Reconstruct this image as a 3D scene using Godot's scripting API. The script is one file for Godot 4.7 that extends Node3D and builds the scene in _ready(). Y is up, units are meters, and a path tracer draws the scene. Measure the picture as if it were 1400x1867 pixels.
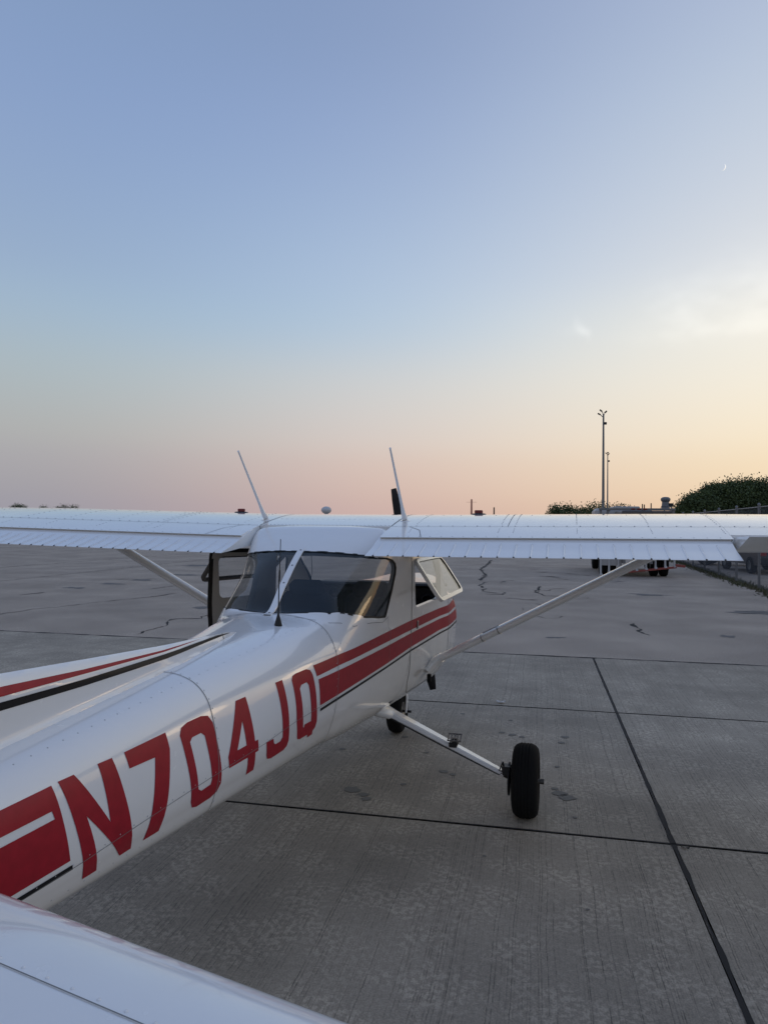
extends Node3D
# A high-wing airplane parked on a concrete apron at dusk. World axes are the airplane's: x to its right wing, z towards its tail, y up, metres.

# ------------------------------------------------------------------ small tools
var rng := RandomNumberGenerator.new()
var used := {}
var mats := {}

func numbered(called: String) -> String:
	var n: int = used.get(called, 0)
	used[called] = n + 1
	return called if n == 0 else "%s_%03d" % [called, n]

func lin(r: float, g: float, b: float) -> Color:
	return Color(r, g, b).linear_to_srgb()

func mat(called: String, c: Color, rough := 0.6, metal := 0.0) -> StandardMaterial3D:
	var m := StandardMaterial3D.new()
	m.resource_name = called
	m.albedo_color = c
	m.roughness = rough
	m.metallic = metal
	mats[called] = m
	return m

func thing(called: String, label: String, category: String, at := Vector3.ZERO, turn := 0.0, group := "") -> Node3D:
	var o := Node3D.new()
	o.name = numbered(called)
	add_child(o)
	o.position = at
	o.rotation.y = turn
	o.set_meta("label", label)
	o.set_meta("category", category)
	if group:
		o.set_meta("group", group)
	return o

func structure(called: String) -> Node3D:
	var o := Node3D.new()
	o.name = called
	add_child(o)
	o.set_meta("kind", "structure")
	return o

func begin() -> SurfaceTool:
	var st := SurfaceTool.new()
	st.begin(Mesh.PRIMITIVE_TRIANGLES)
	return st

func put(st: SurfaceTool, called: String, m: Material, parent: Node, normals := true) -> MeshInstance3D:
	if normals:
		st.generate_normals()
	var o := MeshInstance3D.new()
	o.name = called
	o.mesh = st.commit()
	o.material_override = m
	if called in ["rivet_heads", "panel_seams"]:
		o.set_meta("kind", "stuff")
	parent.add_child(o, true)
	return o

func put_mesh(mesh: Mesh, called: String, m: Material, parent: Node, at := Vector3.ZERO) -> MeshInstance3D:
	var o := MeshInstance3D.new()
	o.name = called
	o.mesh = mesh
	o.material_override = m
	o.position = at
	parent.add_child(o, true)
	return o

func tri(st: SurfaceTool, a: Vector3, b: Vector3, c: Vector3) -> void:
	st.add_vertex(a)
	st.add_vertex(b)
	st.add_vertex(c)

func quad(st: SurfaceTool, a: Vector3, b: Vector3, c: Vector3, d: Vector3) -> void:
	tri(st, a, b, c)
	tri(st, a, c, d)

# a box with chamfered edges, flat shaded
func box(st: SurfaceTool, at: Vector3, size: Vector3, bevel := 0.0, basis := Basis()) -> void:
	st.set_smooth_group(-1)
	var h := size * 0.5
	var b: float = minf(bevel, minf(h.x, minf(h.y, h.z)) * 0.9)
	if b <= 0.0:
		for ax in 3:
			for s: float in [-1.0, 1.0]:
				var n := Vector3.ZERO
				n[ax] = s
				var u := Vector3.ZERO
				u[(ax + 1) % 3] = 1.0
				var v := Vector3.ZERO
				v[(ax + 2) % 3] = 1.0
				if s > 0:
					var w := u
					u = v
					v = w
				var p := func(i: float, j: float) -> Vector3: return at + basis * ((n + u * i + v * j) * h)
				quad(st, p.call(-1, -1), p.call(1, -1), p.call(1, 1), p.call(-1, 1))
		return
	var k := h - Vector3.ONE * b
	var corner := func(sx: float, sy: float, sz: float, ax: int) -> Vector3:
		var q := Vector3(sx * k.x, sy * k.y, sz * k.z)
		q[ax] = [sx, sy, sz][ax] * h[ax]
		return at + basis * q
	for ax in 3:
		var i1 := (ax + 1) % 3
		var i2 := (ax + 2) % 3
		for s: float in [-1.0, 1.0]:
			var pts := []
			for e in [[-1.0, -1.0], [1.0, -1.0], [1.0, 1.0], [-1.0, 1.0]]:
				var sg := [0.0, 0.0, 0.0]
				sg[ax] = s
				sg[i1] = e[0]
				sg[i2] = e[1]
				pts.append(corner.call(sg[0], sg[1], sg[2], ax))
			if s > 0:
				pts.reverse()
			quad(st, pts[0], pts[1], pts[2], pts[3])
		for s1: float in [-1.0, 1.0]:
			for s2: float in [-1.0, 1.0]:
				var g := [0.0, 0.0, 0.0]
				g[i1] = s1
				g[i2] = s2
				var q := []
				for e in [[-1.0, i1], [1.0, i1], [1.0, i2], [-1.0, i2]]:
					var sg := g.duplicate()
					sg[ax] = e[0]
					q.append(corner.call(sg[0], sg[1], sg[2], e[1]))
				if s1 * s2 > 0:
					q.reverse()
				quad(st, q[0], q[1], q[2], q[3])
	for sx: float in [-1.0, 1.0]:
		for sy: float in [-1.0, 1.0]:
			for sz in [-1.0, 1.0]:
				tri(st, corner.call(sx, sy, sz, 0), corner.call(sx, sy, sz, 1), corner.call(sx, sy, sz, 2))

# a tube along points, each ring an ellipse of radii r (across "side") and r2 (across "up")
func tube(st: SurfaceTool, pts: Array, radii: Array, seg := 10, caps := true, flat := 1.0, side_hint := Vector3.ZERO) -> void:
	st.set_smooth_group(0)
	var rings := []
	for i in pts.size():
		var d: Vector3 = (pts[mini(i + 1, pts.size() - 1)] - pts[maxi(i - 1, 0)]).normalized()
		var hint := side_hint
		if hint == Vector3.ZERO:
			hint = Vector3.UP if absf(d.y) < 0.9 else Vector3.RIGHT
		var side := (hint - d * hint.dot(d)).normalized()
		var up := d.cross(side).normalized()
		var ring := []
		for k in seg:
			var a := TAU * k / seg
			ring.append(pts[i] + (side * cos(a) + up * sin(a) * flat) * radii[i])
		rings.append(ring)
	for i in rings.size() - 1:
		for k in seg:
			var l := (k + 1) % seg
			quad(st, rings[i][k], rings[i][l], rings[i + 1][l], rings[i + 1][k])
	if caps:
		st.set_smooth_group(-1)
		for k in range(1, seg - 1):
			tri(st, rings[0][0], rings[0][k + 1], rings[0][k])
			var e: Array = rings[-1]
			tri(st, e[0], e[k], e[k + 1])
		st.set_smooth_group(0)

# a profile of (radius, height along axis) turned round an axis
func lathe(st: SurfaceTool, at: Vector3, axis: Vector3, profile: Array, seg := 32) -> void:
	st.set_smooth_group(0)
	var d := axis.normalized()
	var hint := Vector3.UP if absf(d.y) < 0.9 else Vector3.RIGHT
	var u := (hint - d * hint.dot(d)).normalized()
	var v := d.cross(u)
	for i in profile.size() - 1:
		var p: Vector2 = profile[i]
		var q: Vector2 = profile[i + 1]
		for k in seg:
			var a := TAU * k / seg
			var b := TAU * (k + 1) / seg
			var ea := u * cos(a) + v * sin(a)
			var eb := u * cos(b) + v * sin(b)
			quad(st, at + ea * p.x + d * p.y, at + ea * q.x + d * q.y, at + eb * q.x + d * q.y, at + eb * p.x + d * p.y)

# a flat outline given depth along an axis: map turns (u, v, w) into a point
func prism(st: SurfaceTool, poly: PackedVector2Array, w0: float, w1: float, map: Callable) -> void:
	st.set_smooth_group(-1)
	var t := Geometry2D.triangulate_polygon(poly)
	for i in range(0, t.size(), 3):
		tri(st, map.call(poly[t[i]], w0), map.call(poly[t[i + 1]], w0), map.call(poly[t[i + 2]], w0))
		tri(st, map.call(poly[t[i + 2]], w1), map.call(poly[t[i + 1]], w1), map.call(poly[t[i]], w1))
	for i in poly.size():
		var a := poly[i]
		var b := poly[(i + 1) % poly.size()]
		quad(st, map.call(a, w0), map.call(a, w1), map.call(b, w1), map.call(b, w0))

func rounded(poly: Array, radius: float, steps := 5) -> PackedVector2Array:
	var out := PackedVector2Array()
	var n := poly.size()
	for i in n:
		var p: Vector2 = poly[i]
		var a: Vector2 = poly[(i + n - 1) % n]
		var b: Vector2 = poly[(i + 1) % n]
		var r := minf(radius, minf(p.distance_to(a), p.distance_to(b)) * 0.45)
		var s := p + (a - p).normalized() * r
		var e := p + (b - p).normalized() * r
		for k in steps + 1:
			var t := float(k) / steps
			out.append(s.lerp(p, t).lerp(p.lerp(e, t), t))
	return out

func dense(poly: PackedVector2Array, step := 0.03, closed := true) -> PackedVector2Array:
	var out := PackedVector2Array()
	for i in poly.size() - (0 if closed else 1):
		var a := poly[i]
		var b := poly[(i + 1) % poly.size()]
		var n := maxi(1, int(ceil(a.distance_to(b) / step)))
		for k in n:
			out.append(a.lerp(b, float(k) / n))
	if not closed:
		out.append(poly[-1])
	return out

func vec2s(a: Array) -> PackedVector2Array:
	var out := PackedVector2Array()
	for i in range(0, a.size(), 2):
		out.append(Vector2(a[i], a[i + 1]))
	return out

# ------------------------------------------------------------------ the fuselage as a surface of (z, s): s runs from 0 at the top to 1 at the bottom, negative on the left side
var stations := {
	-1.95: [0, 1.32, .12, 1.32, .23, 1.29, .30, 1.22, .33, 1.12, .33, 1.0, .30, .88, .20, .80, 0, .77],
	-1.5: [0, 1.31, .18, 1.305, .33, 1.275, .43, 1.20, .465, 1.09, .465, .95, .43, .79, .30, .67, 0, .61],
	-1.07: [0, 1.31, .21, 1.305, .39, 1.28, .505, 1.21, .55, 1.09, .55, .93, .52, .76, .37, .61, 0, .52],
	-.8: [0, 1.47, .23, 1.46, .40, 1.42, .51, 1.32, .553, 1.16, .555, .98, .527, .78, .385, .61, 0, .50],
	-.5: [0, 1.69, .27, 1.68, .44, 1.64, .513, 1.56, .528, 1.35, .526, 1.08, .497, .80, .365, .61, 0, .49],
	.1: [0, 1.70, .25, 1.69, .41, 1.65, .462, 1.565, .47, 1.35, .466, 1.08, .435, .80, .32, .625, 0, .50],
	.45: [0, 1.752, .25, 1.748, .402, 1.725, .434, 1.60, .437, 1.35, .432, 1.08, .403, .80, .30, .64, 0, .535],
	.65: [0, 1.69, .22, 1.681, .36, 1.635, .402, 1.50, .416, 1.31, .412, 1.07, .384, .81, .288, .655, 0, .56],
	.85: [0, 1.586, .16, 1.575, .285, 1.515, .36, 1.41, .393, 1.26, .394, 1.07, .367, .82, .277, .668, 0, .583],
	1.05: [0, 1.441, .14, 1.433, .265, 1.39, .335, 1.305, .37, 1.19, .374, 1.04, .348, .83, .265, .688, 0, .61],
	1.2: [0, 1.325, .14, 1.318, .254, 1.288, .318, 1.222, .352, 1.13, .358, 1.0, .33, .83, .252, .703, 0, .63],
	1.35: [0, 1.304, .13, 1.299, .238, 1.272, .304, 1.212, .338, 1.125, .344, .995, .318, .83, .243, .712, 0, .64],
	2.2: [0, 1.238, .085, 1.234, .16, 1.206, .21, 1.15, .238, 1.06, .256, .93, .243, .84, .19, .752, 0, .70],
	3.0: [0, 1.188, .07, 1.184, .126, 1.16, .166, 1.11, .186, 1.04, .194, .94, .184, .86, .14, .79, 0, .755],
	3.9: [0, 1.115, .035, 1.112, .07, 1.09, .095, 1.05, .108, 1.0, .112, .95, .105, .90, .08, .86, 0, .84],
	4.2: [0, 1.08, .02, 1.078, .04, 1.06, .055, 1.03, .06, .99, .06, .955, .055, .92, .04, .90, 0, .89],
}
var sz := []
var cps := []
var slopes := []
var profiles := {}

func ready_surface() -> void:
	for z in stations:
		sz.append(z)
		cps.append(PackedFloat64Array(stations[z]))
	for i in sz.size():
		var m := PackedFloat64Array()
		m.resize(18)
		for k in 18:
			if i == 0:
				m[k] = (cps[1][k] - cps[0][k]) / (sz[1] - sz[0])
			elif i == sz.size() - 1:
				m[k] = (cps[i][k] - cps[i - 1][k]) / (sz[i] - sz[i - 1])
			else:
				var h0: float = sz[i] - sz[i - 1]
				var h1: float = sz[i + 1] - sz[i]
				var a: float = (cps[i][k] - cps[i - 1][k]) / h0
				var b: float = (cps[i + 1][k] - cps[i][k]) / h1
				if a * b > 0:
					var w1 := 2 * h1 + h0
					var w2 := h1 + 2 * h0
					m[k] = (w1 + w2) / (w1 / a + w2 / b)
		slopes.append(m)

func profile_at(z: float) -> PackedVector2Array:
	var key := roundi(z * 20000.0)
	if profiles.has(key):
		return profiles[key]
	var i := 0
	while i < sz.size() - 2 and z > sz[i + 1]:
		i += 1
	var h: float = sz[i + 1] - sz[i]
	var t: float = (z - sz[i]) / h
	var a := 2 * t * t * t - 3 * t * t + 1
	var b := (t * t * t - 2 * t * t + t) * h
	var c := -2 * t * t * t + 3 * t * t
	var d := (t * t * t - t * t) * h
	var p := PackedVector2Array()
	for k in 9:
		var q := Vector2.ZERO
		for e in 2:
			q[e] = a * cps[i][2 * k + e] + b * slopes[i][2 * k + e] + c * cps[i + 1][2 * k + e] + d * slopes[i + 1][2 * k + e]
		p.append(q)
	var out := PackedVector2Array([Vector2(-p[1].x, p[1].y)])
	out.append_array(p)
	out.append(Vector2(-p[7].x, p[7].y))
	profiles[key] = out
	return out

func body(z: float, s: float) -> Vector3:
	var e := profile_at(z)
	var u := clampf(absf(s), 0, 1) * 8.0
	var i := mini(int(u), 7)
	var t := u - i
	var a := e[i]
	var b := e[i + 1]
	var c := e[i + 2]
	var d := e[i + 3]
	var q := 0.5 * (2 * b + (c - a) * t + (2 * a - 5 * b + 4 * c - d) * t * t + (3 * b - a - 3 * c + d) * t * t * t)
	return Vector3(q.x if s >= 0 else -q.x, q.y, z)

func body_at(p: Vector2) -> Array:
	var e := 0.004
	var s := clampf(p.y, -0.996, 0.996)
	var dz := body(p.x + e, p.y) - body(p.x - e, p.y)
	var ds := body(p.x, s + e) - body(p.x, s - e)
	return [body(p.x, p.y), dz.cross(ds).normalized()]

func s_of(z: float, y: float) -> float:
	var lo := 0.08
	var hi := 0.93
	for k in 22:
		var m := 0.5 * (lo + hi)
		if body(z, m).y > y:
			lo = m
		else:
			hi = m
	return 0.5 * (lo + hi)

# outlines given as (z, y) on the side, as (z, s); side -1 is the left side
func on_side(poly: PackedVector2Array, side := 1.0) -> PackedVector2Array:
	var out := PackedVector2Array()
	for p in dense(poly, 0.03):
		out.append(Vector2(p.x, s_of(p.x, p.y) * side))
	return out

func side_right(p: Vector2) -> Array:
	return body_at(Vector2(p.x, s_of(p.x, p.y)))

func side_left(p: Vector2) -> Array:
	return body_at(Vector2(p.x, -s_of(p.x, p.y)))

func bounds(poly: PackedVector2Array) -> Rect2:
	var r := Rect2(poly[0], Vector2.ZERO)
	for p in poly:
		r = r.expand(p)
	return r

# lay a flat outline (less its holes) on a surface, cut into small cells; at(p) gives [point, normal]
func patch(st: SurfaceTool, poly: PackedVector2Array, holes: Array, at: Callable, cell: Vector2, off := 0.0, back := false) -> void:
	var r := bounds(poly)
	var whole := poly.size() == 4 and absf(absf(Geometry_area(poly)) - r.get_area()) < 1e-6
	var hole_boxes := []
	for h in holes:
		hole_boxes.append(bounds(h))
	var nx := maxi(1, int(ceil(r.size.x / cell.x)))
	var ny := maxi(1, int(ceil(r.size.y / cell.y)))
	var c := Vector2(r.size.x / nx, r.size.y / ny)
	var seen := {}
	for i in nx:
		for j in ny:
			var p := r.position + Vector2(i, j) * c
			var q := PackedVector2Array([p, p + Vector2(c.x, 0), p + c, p + Vector2(0, c.y)])
			var pieces: Array = [q] if whole else Geometry2D.intersect_polygons(poly, q)
			for k in holes.size():
				if hole_boxes[k].intersects(Rect2(p, c), true):
					var left := []
					for piece in pieces:
						left.append_array(Geometry2D.clip_polygons(piece, holes[k]))
					pieces = left
			for piece in pieces:
				var t := Geometry2D.triangulate_polygon(piece)
				for n in range(0, t.size(), 3):
					var got := []
					for m in 3:
						var v: Vector2 = piece[t[n + m]]
						var key := Vector2i(roundi(v.x * 40000.0), roundi(v.y * 40000.0))
						if not seen.has(key):
							seen[key] = at.call(v)
						got.append(seen[key])
					var face: Vector3 = (got[2][0] - got[0][0]).cross(got[1][0] - got[0][0])
					var turned: bool = (face.dot(got[0][1]) < 0) != back
					for m in ([0, 2, 1] if turned else [0, 1, 2]):
						st.set_normal(got[m][1] * (-1.0 if back else 1.0))
						st.add_vertex(got[m][0] + got[m][1] * off)

func Geometry_area(poly: PackedVector2Array) -> float:
	var a := 0.0
	for i in poly.size():
		a += poly[i].cross(poly[(i + 1) % poly.size()])
	return a * 0.5

# a strip along an outline between two offsets from the surface (the edge of a panel)
func rim(st: SurfaceTool, poly: PackedVector2Array, at: Callable, off0: float, off1: float) -> void:
	st.set_smooth_group(-1)
	for i in poly.size():
		var a: Array = at.call(poly[i])
		var b: Array = at.call(poly[(i + 1) % poly.size()])
		quad(st, a[0] + a[1] * off0, b[0] + b[1] * off0, b[0] + b[1] * off1, a[0] + a[1] * off1)

# a narrow ribbon on a surface
func seam(st: SurfaceTool, line: PackedVector2Array, at: Callable, width: float, off := 0.0016, closed := false) -> void:
	st.set_smooth_group(0)
	var left := []
	var right := []
	var n := line.size()
	for i in n:
		var h: Array = at.call(line[i])
		var a: Vector3 = at.call(line[(i + n - 1) % n if closed else maxi(i - 1, 0)])[0]
		var b: Vector3 = at.call(line[(i + 1) % n if closed else mini(i + 1, n - 1)])[0]
		var side: Vector3 = (b - a).cross(h[1]).normalized() * width * 0.5
		left.append(h[0] + h[1] * off - side)
		right.append(h[0] + h[1] * off + side)
	for i in n - (0 if closed else 1):
		var j := (i + 1) % n
		quad(st, left[i], right[i], right[j], left[j])

# domed rivet heads along a line on a surface
func rivets(st: SurfaceTool, line: PackedVector2Array, at: Callable, gap: float, size: float) -> void:
	st.set_smooth_group(0)
	var walked := 0.0
	var last: Vector3 = at.call(line[0])[0]
	for p in line:
		var h: Array = at.call(p)
		walked += last.distance_to(h[0])
		last = h[0]
		if walked >= gap:
			walked = 0.0
			dome(st, h[0], h[1], size)

func dome(st: SurfaceTool, at: Vector3, n: Vector3, r: float) -> void:
	var u := n.cross(Vector3(0.31, 0.87, 0.4)).normalized()
	var v := n.cross(u)
	var top := at + n * r * 0.55
	for k in 6:
		var a := TAU * k / 6
		var b := TAU * (k + 1) / 6
		var ra := u * cos(a) + v * sin(a)
		var rb := u * cos(b) + v * sin(b)
		tri(st, top, at + ra * r * 0.6 + n * r * 0.42, at + rb * r * 0.6 + n * r * 0.42)
		quad(st, at + ra * r * 0.6 + n * r * 0.42, at + ra * r, at + rb * r, at + rb * r * 0.6 + n * r * 0.42)

func line(a: Vector2, b: Vector2, step := 0.01) -> PackedVector2Array:
	return dense(PackedVector2Array([a, b]), step, false)

# ------------------------------------------------------------------ the wing as a surface of (x, u): u is the share of the chord, negative below
func wing_lift(x: float) -> float:
	var out := maxf(absf(x) - 0.45, 0.0)
	return out * (0.0075 if x > 0 else 0.0205)

func chord(x: float) -> float:
	return 1.5 - maxf(absf(x) - 2.3, 0.0) * 0.19

func lead(x: float) -> float:
	return -0.55 + maxf(absf(x) - 2.3, 0.0) * 0.07

func foil(c: float, upper: bool) -> float:
	var t := 0.6 * (0.2969 * sqrt(c) - 0.126 * c - 0.3516 * c * c + 0.2843 * c * c * c - 0.1036 * c * c * c * c)
	var m := 0.02 / 0.16 * (0.8 * c - c * c) if c < 0.4 else 0.02 / 0.36 * (0.2 + 0.8 * c - c * c)
	return m + (t if upper else -t)

func wing_point(x: float, c: float, upper: bool) -> Vector3:
	var k := chord(x)
	var z := lead(x) + c * k
	return Vector3(x, 1.744 - 0.08 * (z + 0.55) + foil(c, upper) * k + wing_lift(x), z)

func wing_at(p: Vector2) -> Array:
	var up := p.y >= 0
	var c := absf(p.y)
	var a := wing_point(p.x, maxf(c - 0.004, 0.0), up)
	var b := wing_point(p.x, c + 0.004, up)
	var d := wing_point(p.x + 0.01, c, up) - wing_point(p.x - 0.01, c, up)
	var n := (b - a).cross(d).normalized()
	return [wing_point(p.x, c, up), n if (n.y > 0) == up else -n]

# skin between two spans: upper surface to chord share c_up, lower to c_low, closed at both ends
func wing_skin(st: SurfaceTool, xs: Array, c_up: float, c_low: float, tip := false) -> void:
	var rings := []
	for i in xs.size():
		var x: float = xs[i]
		var ring := []
		for k in 25:
			var c := c_up * pow(1.0 - k / 24.0, 2.0)
			ring.append(wing_point(x, c, true))
		for k in range(1, 17):
			var c := c_low * pow(k / 16.0, 2.0)
			ring.append(wing_point(x, c, false))
		rings.append(ring)
	loft(st, rings)

func loft(st: SurfaceTool, rings: Array, cap := true) -> void:
	st.set_smooth_group(0)
	var n: int = rings[0].size()
	for i in rings.size() - 1:
		for k in n - 1:
			quad(st, rings[i][k], rings[i][k + 1], rings[i + 1][k + 1], rings[i + 1][k])
	st.set_smooth_group(-1)
	for i in rings.size() - 1:
		quad(st, rings[i][n - 1], rings[i][0], rings[i + 1][0], rings[i + 1][n - 1])
	if cap:
		for e in [0, rings.size() - 1]:
			var mid := Vector3.ZERO
			for p in rings[e]:
				mid += p / n
			for k in n:
				tri(st, mid, rings[e][k], rings[e][(k + 1) % n])
	st.set_smooth_group(0)

# a control surface: chord share c0 to the trailing edge, turned down by "down" about its hinge
func control_ring(x: float, c0: float, down: float, drop: float, back: float) -> Array:
	var ring := []
	var hinge := wing_point(x, c0 + 0.02, false).lerp(wing_point(x, c0 + 0.02, true), 0.4) if c0 > .72 else wing_point(x, .815, true)
	var top := []
	for k in 13:
		var c := lerpf(1.0, c0 + 0.03, k / 12.0)
		top.append(wing_point(x, c, true) + Vector3(0, -drop * minf(1.0, (1.0 - c) * 12.0), 0))
	ring.append_array(top)
	var a: Vector3 = top[-1]
	var b := wing_point(x, c0 + 0.03, false)
	var mid := (a + b) * 0.5
	for k in range(1, 6):
		var w := PI * k / 6.0
		ring.append(mid + (a - mid) * cos(w) + Vector3(0, 0, -1) * a.distance_to(b) * 0.5 * sin(w))
	for k in 13:
		var p := wing_point(x, lerpf(c0 + 0.03, 1.0, k / 12.0), false)
		ring.append(p - Vector3(0, 0.002, 0))
	for i in ring.size():
		var v: Vector3 = ring[i] - hinge
		ring[i] = hinge + v.rotated(Vector3.RIGHT, down) + Vector3(0, 0, back)
	return ring

func flap_ring(x: float) -> Array:
	return control_ring(x, 0.70, deg_to_rad(4.6), 0.011, 0.0)

func flap_at(p: Vector2) -> Array:   # p = (x, share from the skin's edge to the trailing edge)
	var a: Array = flap_ring(p.x)
	var f := (1.0 - p.y) * 6.6
	var i := mini(int(f), 11)
	var q: Vector3 = (a[i] as Vector3).lerp(a[i + 1], f - i)
	var d: Vector3 = a[i] - a[i + 1]
	var n := Vector3.RIGHT.cross(d).normalized()
	return [q, n if n.y > 0 else -n]

# ------------------------------------------------------------------ sky
var sky_rows := [0.0, 1.2, 2.6, 4.8, 7.0, 11.2, 15.4, 19.5, 28.8, 36.8, 60.0, 90.0]
# colours (sRGB 0-255) at 0, 26, 55, 83, 180 degrees of azimuth from the sun, for each height
var sky_colors := [
	[[243, 200, 158], [235, 201, 167], [203, 175, 168], [156, 153, 162], [160, 156, 160]],
	[[245, 207, 166], [238, 206, 171], [205, 178, 170], [158, 155, 164], [166, 161, 166]],
	[[248, 217, 178], [242, 215, 181], [210, 185, 175], [163, 160, 166], [176, 170, 173]],
	[[252, 228, 193], [245, 224, 193], [214, 194, 184], [170, 168, 171], [186, 177, 180]],
	[[254, 236, 207], [247, 232, 207], [214, 203, 196], [175, 177, 177], [190, 182, 186]],
	[[252, 240, 222], [244, 237, 222], [205, 207, 208], [171, 184, 191], [186, 184, 193]],
	[[246, 240, 231], [237, 235, 228], [185, 201, 217], [161, 182, 202], [178, 183, 198]],
	[[236, 235, 232], [218, 222, 227], [174, 193, 217], [151, 173, 202], [171, 180, 201]],
	[[208, 215, 228], [190, 202, 220], [152, 172, 206], [138, 161, 199], [160, 173, 202]],
	[[190, 200, 218], [171, 185, 211], [138, 158, 194], [132, 155, 192], [152, 168, 200]],
	[[148, 165, 199], [142, 160, 196], [130, 152, 192], [126, 149, 190], [138, 157, 196]],
	[[122, 144, 188], [122, 144, 188], [122, 144, 188], [122, 144, 188], [122, 144, 188]],
]

func to_linear(v: float) -> float:
	v /= 255.0
	return v / 12.92 if v <= 0.04045 else pow((v + 0.055) / 1.055, 2.4)

func make_sky() -> Image:
	var w := 1536
	var h := 768
	var table := []
	for row in sky_colors:
		var r := []
		for c in row:
			r.append(Vector3(to_linear(c[0]), to_linear(c[1]), to_linear(c[2])))
		table.append(r)
	var stops := [0.0, 26.0, 55.0, 83.0, 180.0]
	# for every height, the five colours; for every azimuth, the two it lies between
	var by_row := []
	for j in h:
		var el := 90.0 - (j + 0.5) / h * 180.0
		var e := clampf(el, 0.0, 90.0)
		var i := 0
		while i < sky_rows.size() - 2 and e > sky_rows[i + 1]:
			i += 1
		var t := clampf((e - sky_rows[i]) / (sky_rows[i + 1] - sky_rows[i]), 0, 1)
		var r := []
		for k in 5:
			var a: Vector3 = table[maxi(i - 1, 0)][k]
			var b: Vector3 = table[i][k]
			var c: Vector3 = table[i + 1][k]
			var d: Vector3 = table[mini(i + 2, table.size() - 1)][k]
			var h0: float = sky_rows[i + 1] - sky_rows[i]
			var m1: Vector3 = (c - a) / maxf(sky_rows[i + 1] - sky_rows[maxi(i - 1, 0)], 0.01) * h0
			var m2: Vector3 = (d - b) / maxf(sky_rows[mini(i + 2, sky_rows.size() - 1)] - sky_rows[i], 0.01) * h0
			r.append(b * (2 * t * t * t - 3 * t * t + 1) + m1 * (t * t * t - 2 * t * t + t) + c * (3 * t * t - 2 * t * t * t) + m2 * (t * t * t - t * t))
		by_row.append(r)
	var wisp := FastNoiseLite.new()
	wisp.seed = 5
	wisp.frequency = 0.11
	wisp.fractal_octaves = 4
	# soft cirrus: [azimuth, height, half width, half height, strength]
	var puffs := [[0.35, 15.55, 0.20, 0.40, 0.07], [0.65, 15.15, 0.26, 0.30, 0.10], [1.0, 14.8, 0.34, 0.20, 0.11], [1.25, 14.45, 0.16, 0.30, 0.07], [0.1, 15.0, 0.9, 0.35, 0.03], [8.0, 16.0, 2.2, 1.9, 0.05], [11.5, 14.3, 5.5, 0.8, 0.06], [16.0, 17.0, 6.0, 2.4, 0.08], [24.0, 14.0, 8.0, 1.4, 0.07], [33.0, 18.0, 9.0, 2.0, 0.06]]
	var im := Image.create(w, h, false, Image.FORMAT_RGBF)
	for i in w:
		# column i of a panorama: the first looks along -z, and they turn towards +x
		var az := wrapf((i + 0.5) / w * 360.0, -180.0, 180.0)
		var from_sun := absf(wrapf(az - 40.0, -180.0, 180.0))
		var k := 0
		while k < 3 and from_sun > stops[k + 1]:
			k += 1
		var t: float = (from_sun - stops[k]) / (stops[k + 1] - stops[k])
		for j in h:
			var r: Array = by_row[j]
			var a: Vector3 = r[absi(k - 1)]
			var b: Vector3 = r[k]
			var c: Vector3 = r[k + 1]
			var d: Vector3 = r[mini(k + 2, 4)]
			var h0: float = stops[k + 1] - stops[k]
			var left: float = stops[k] - stops[k - 1] if k > 0 else stops[1]
			var right: float = stops[mini(k + 2, 4)] - stops[k + 1] if k < 3 else stops[4] - stops[3]
			var m1: Vector3 = (c - a) / (h0 + left) * h0 if k > 0 else Vector3.ZERO
			var m2: Vector3 = (d - b) / (h0 + right) * h0 if k < 3 else Vector3.ZERO
			var q := b * (2 * t * t * t - 3 * t * t + 1) + m1 * (t * t * t - 2 * t * t + t) + c * (3 * t * t - 2 * t * t * t) + m2 * (t * t * t - t * t)
			var el := 90.0 - (j + 0.5) / h * 180.0
			if az > -6 and az < 50 and el > 9 and el < 24:
				var add := 0.0
				for p in puffs:
					var x: float = (az - p[0]) / p[2]
					var y: float = (el - p[1]) / p[3]
					if x * x + y * y < 7.0:
						add += p[4] * exp(-x * x - y * y) * clampf(0.85 + 0.8 * wisp.get_noise_2d(az * 3.0, el * 8.0), 0.0, 2.0)
				q += Vector3(1.0, 0.97, 0.9) * add
			im.set_pixel(i, j, Color(maxf(q.x, 0.01), maxf(q.y, 0.01), maxf(q.z, 0.01)))
	return im

# ------------------------------------------------------------------ textures
func noise_bytes(size: int, seed_: int, freq: float, octaves: int, kind := FastNoiseLite.TYPE_SIMPLEX_SMOOTH) -> PackedByteArray:
	var n := FastNoiseLite.new()
	n.seed = seed_
	n.noise_type = kind
	n.frequency = freq
	n.fractal_octaves = octaves
	var im := n.get_seamless_image(size, size, false, false, 0.1, true)
	im.convert(Image.FORMAT_L8)
	return im.get_data()

func grey_texture(size: int, bytes: PackedByteArray) -> ImageTexture:
	return ImageTexture.create_from_image(Image.create_from_data(size, size, false, Image.FORMAT_L8, bytes))

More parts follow.
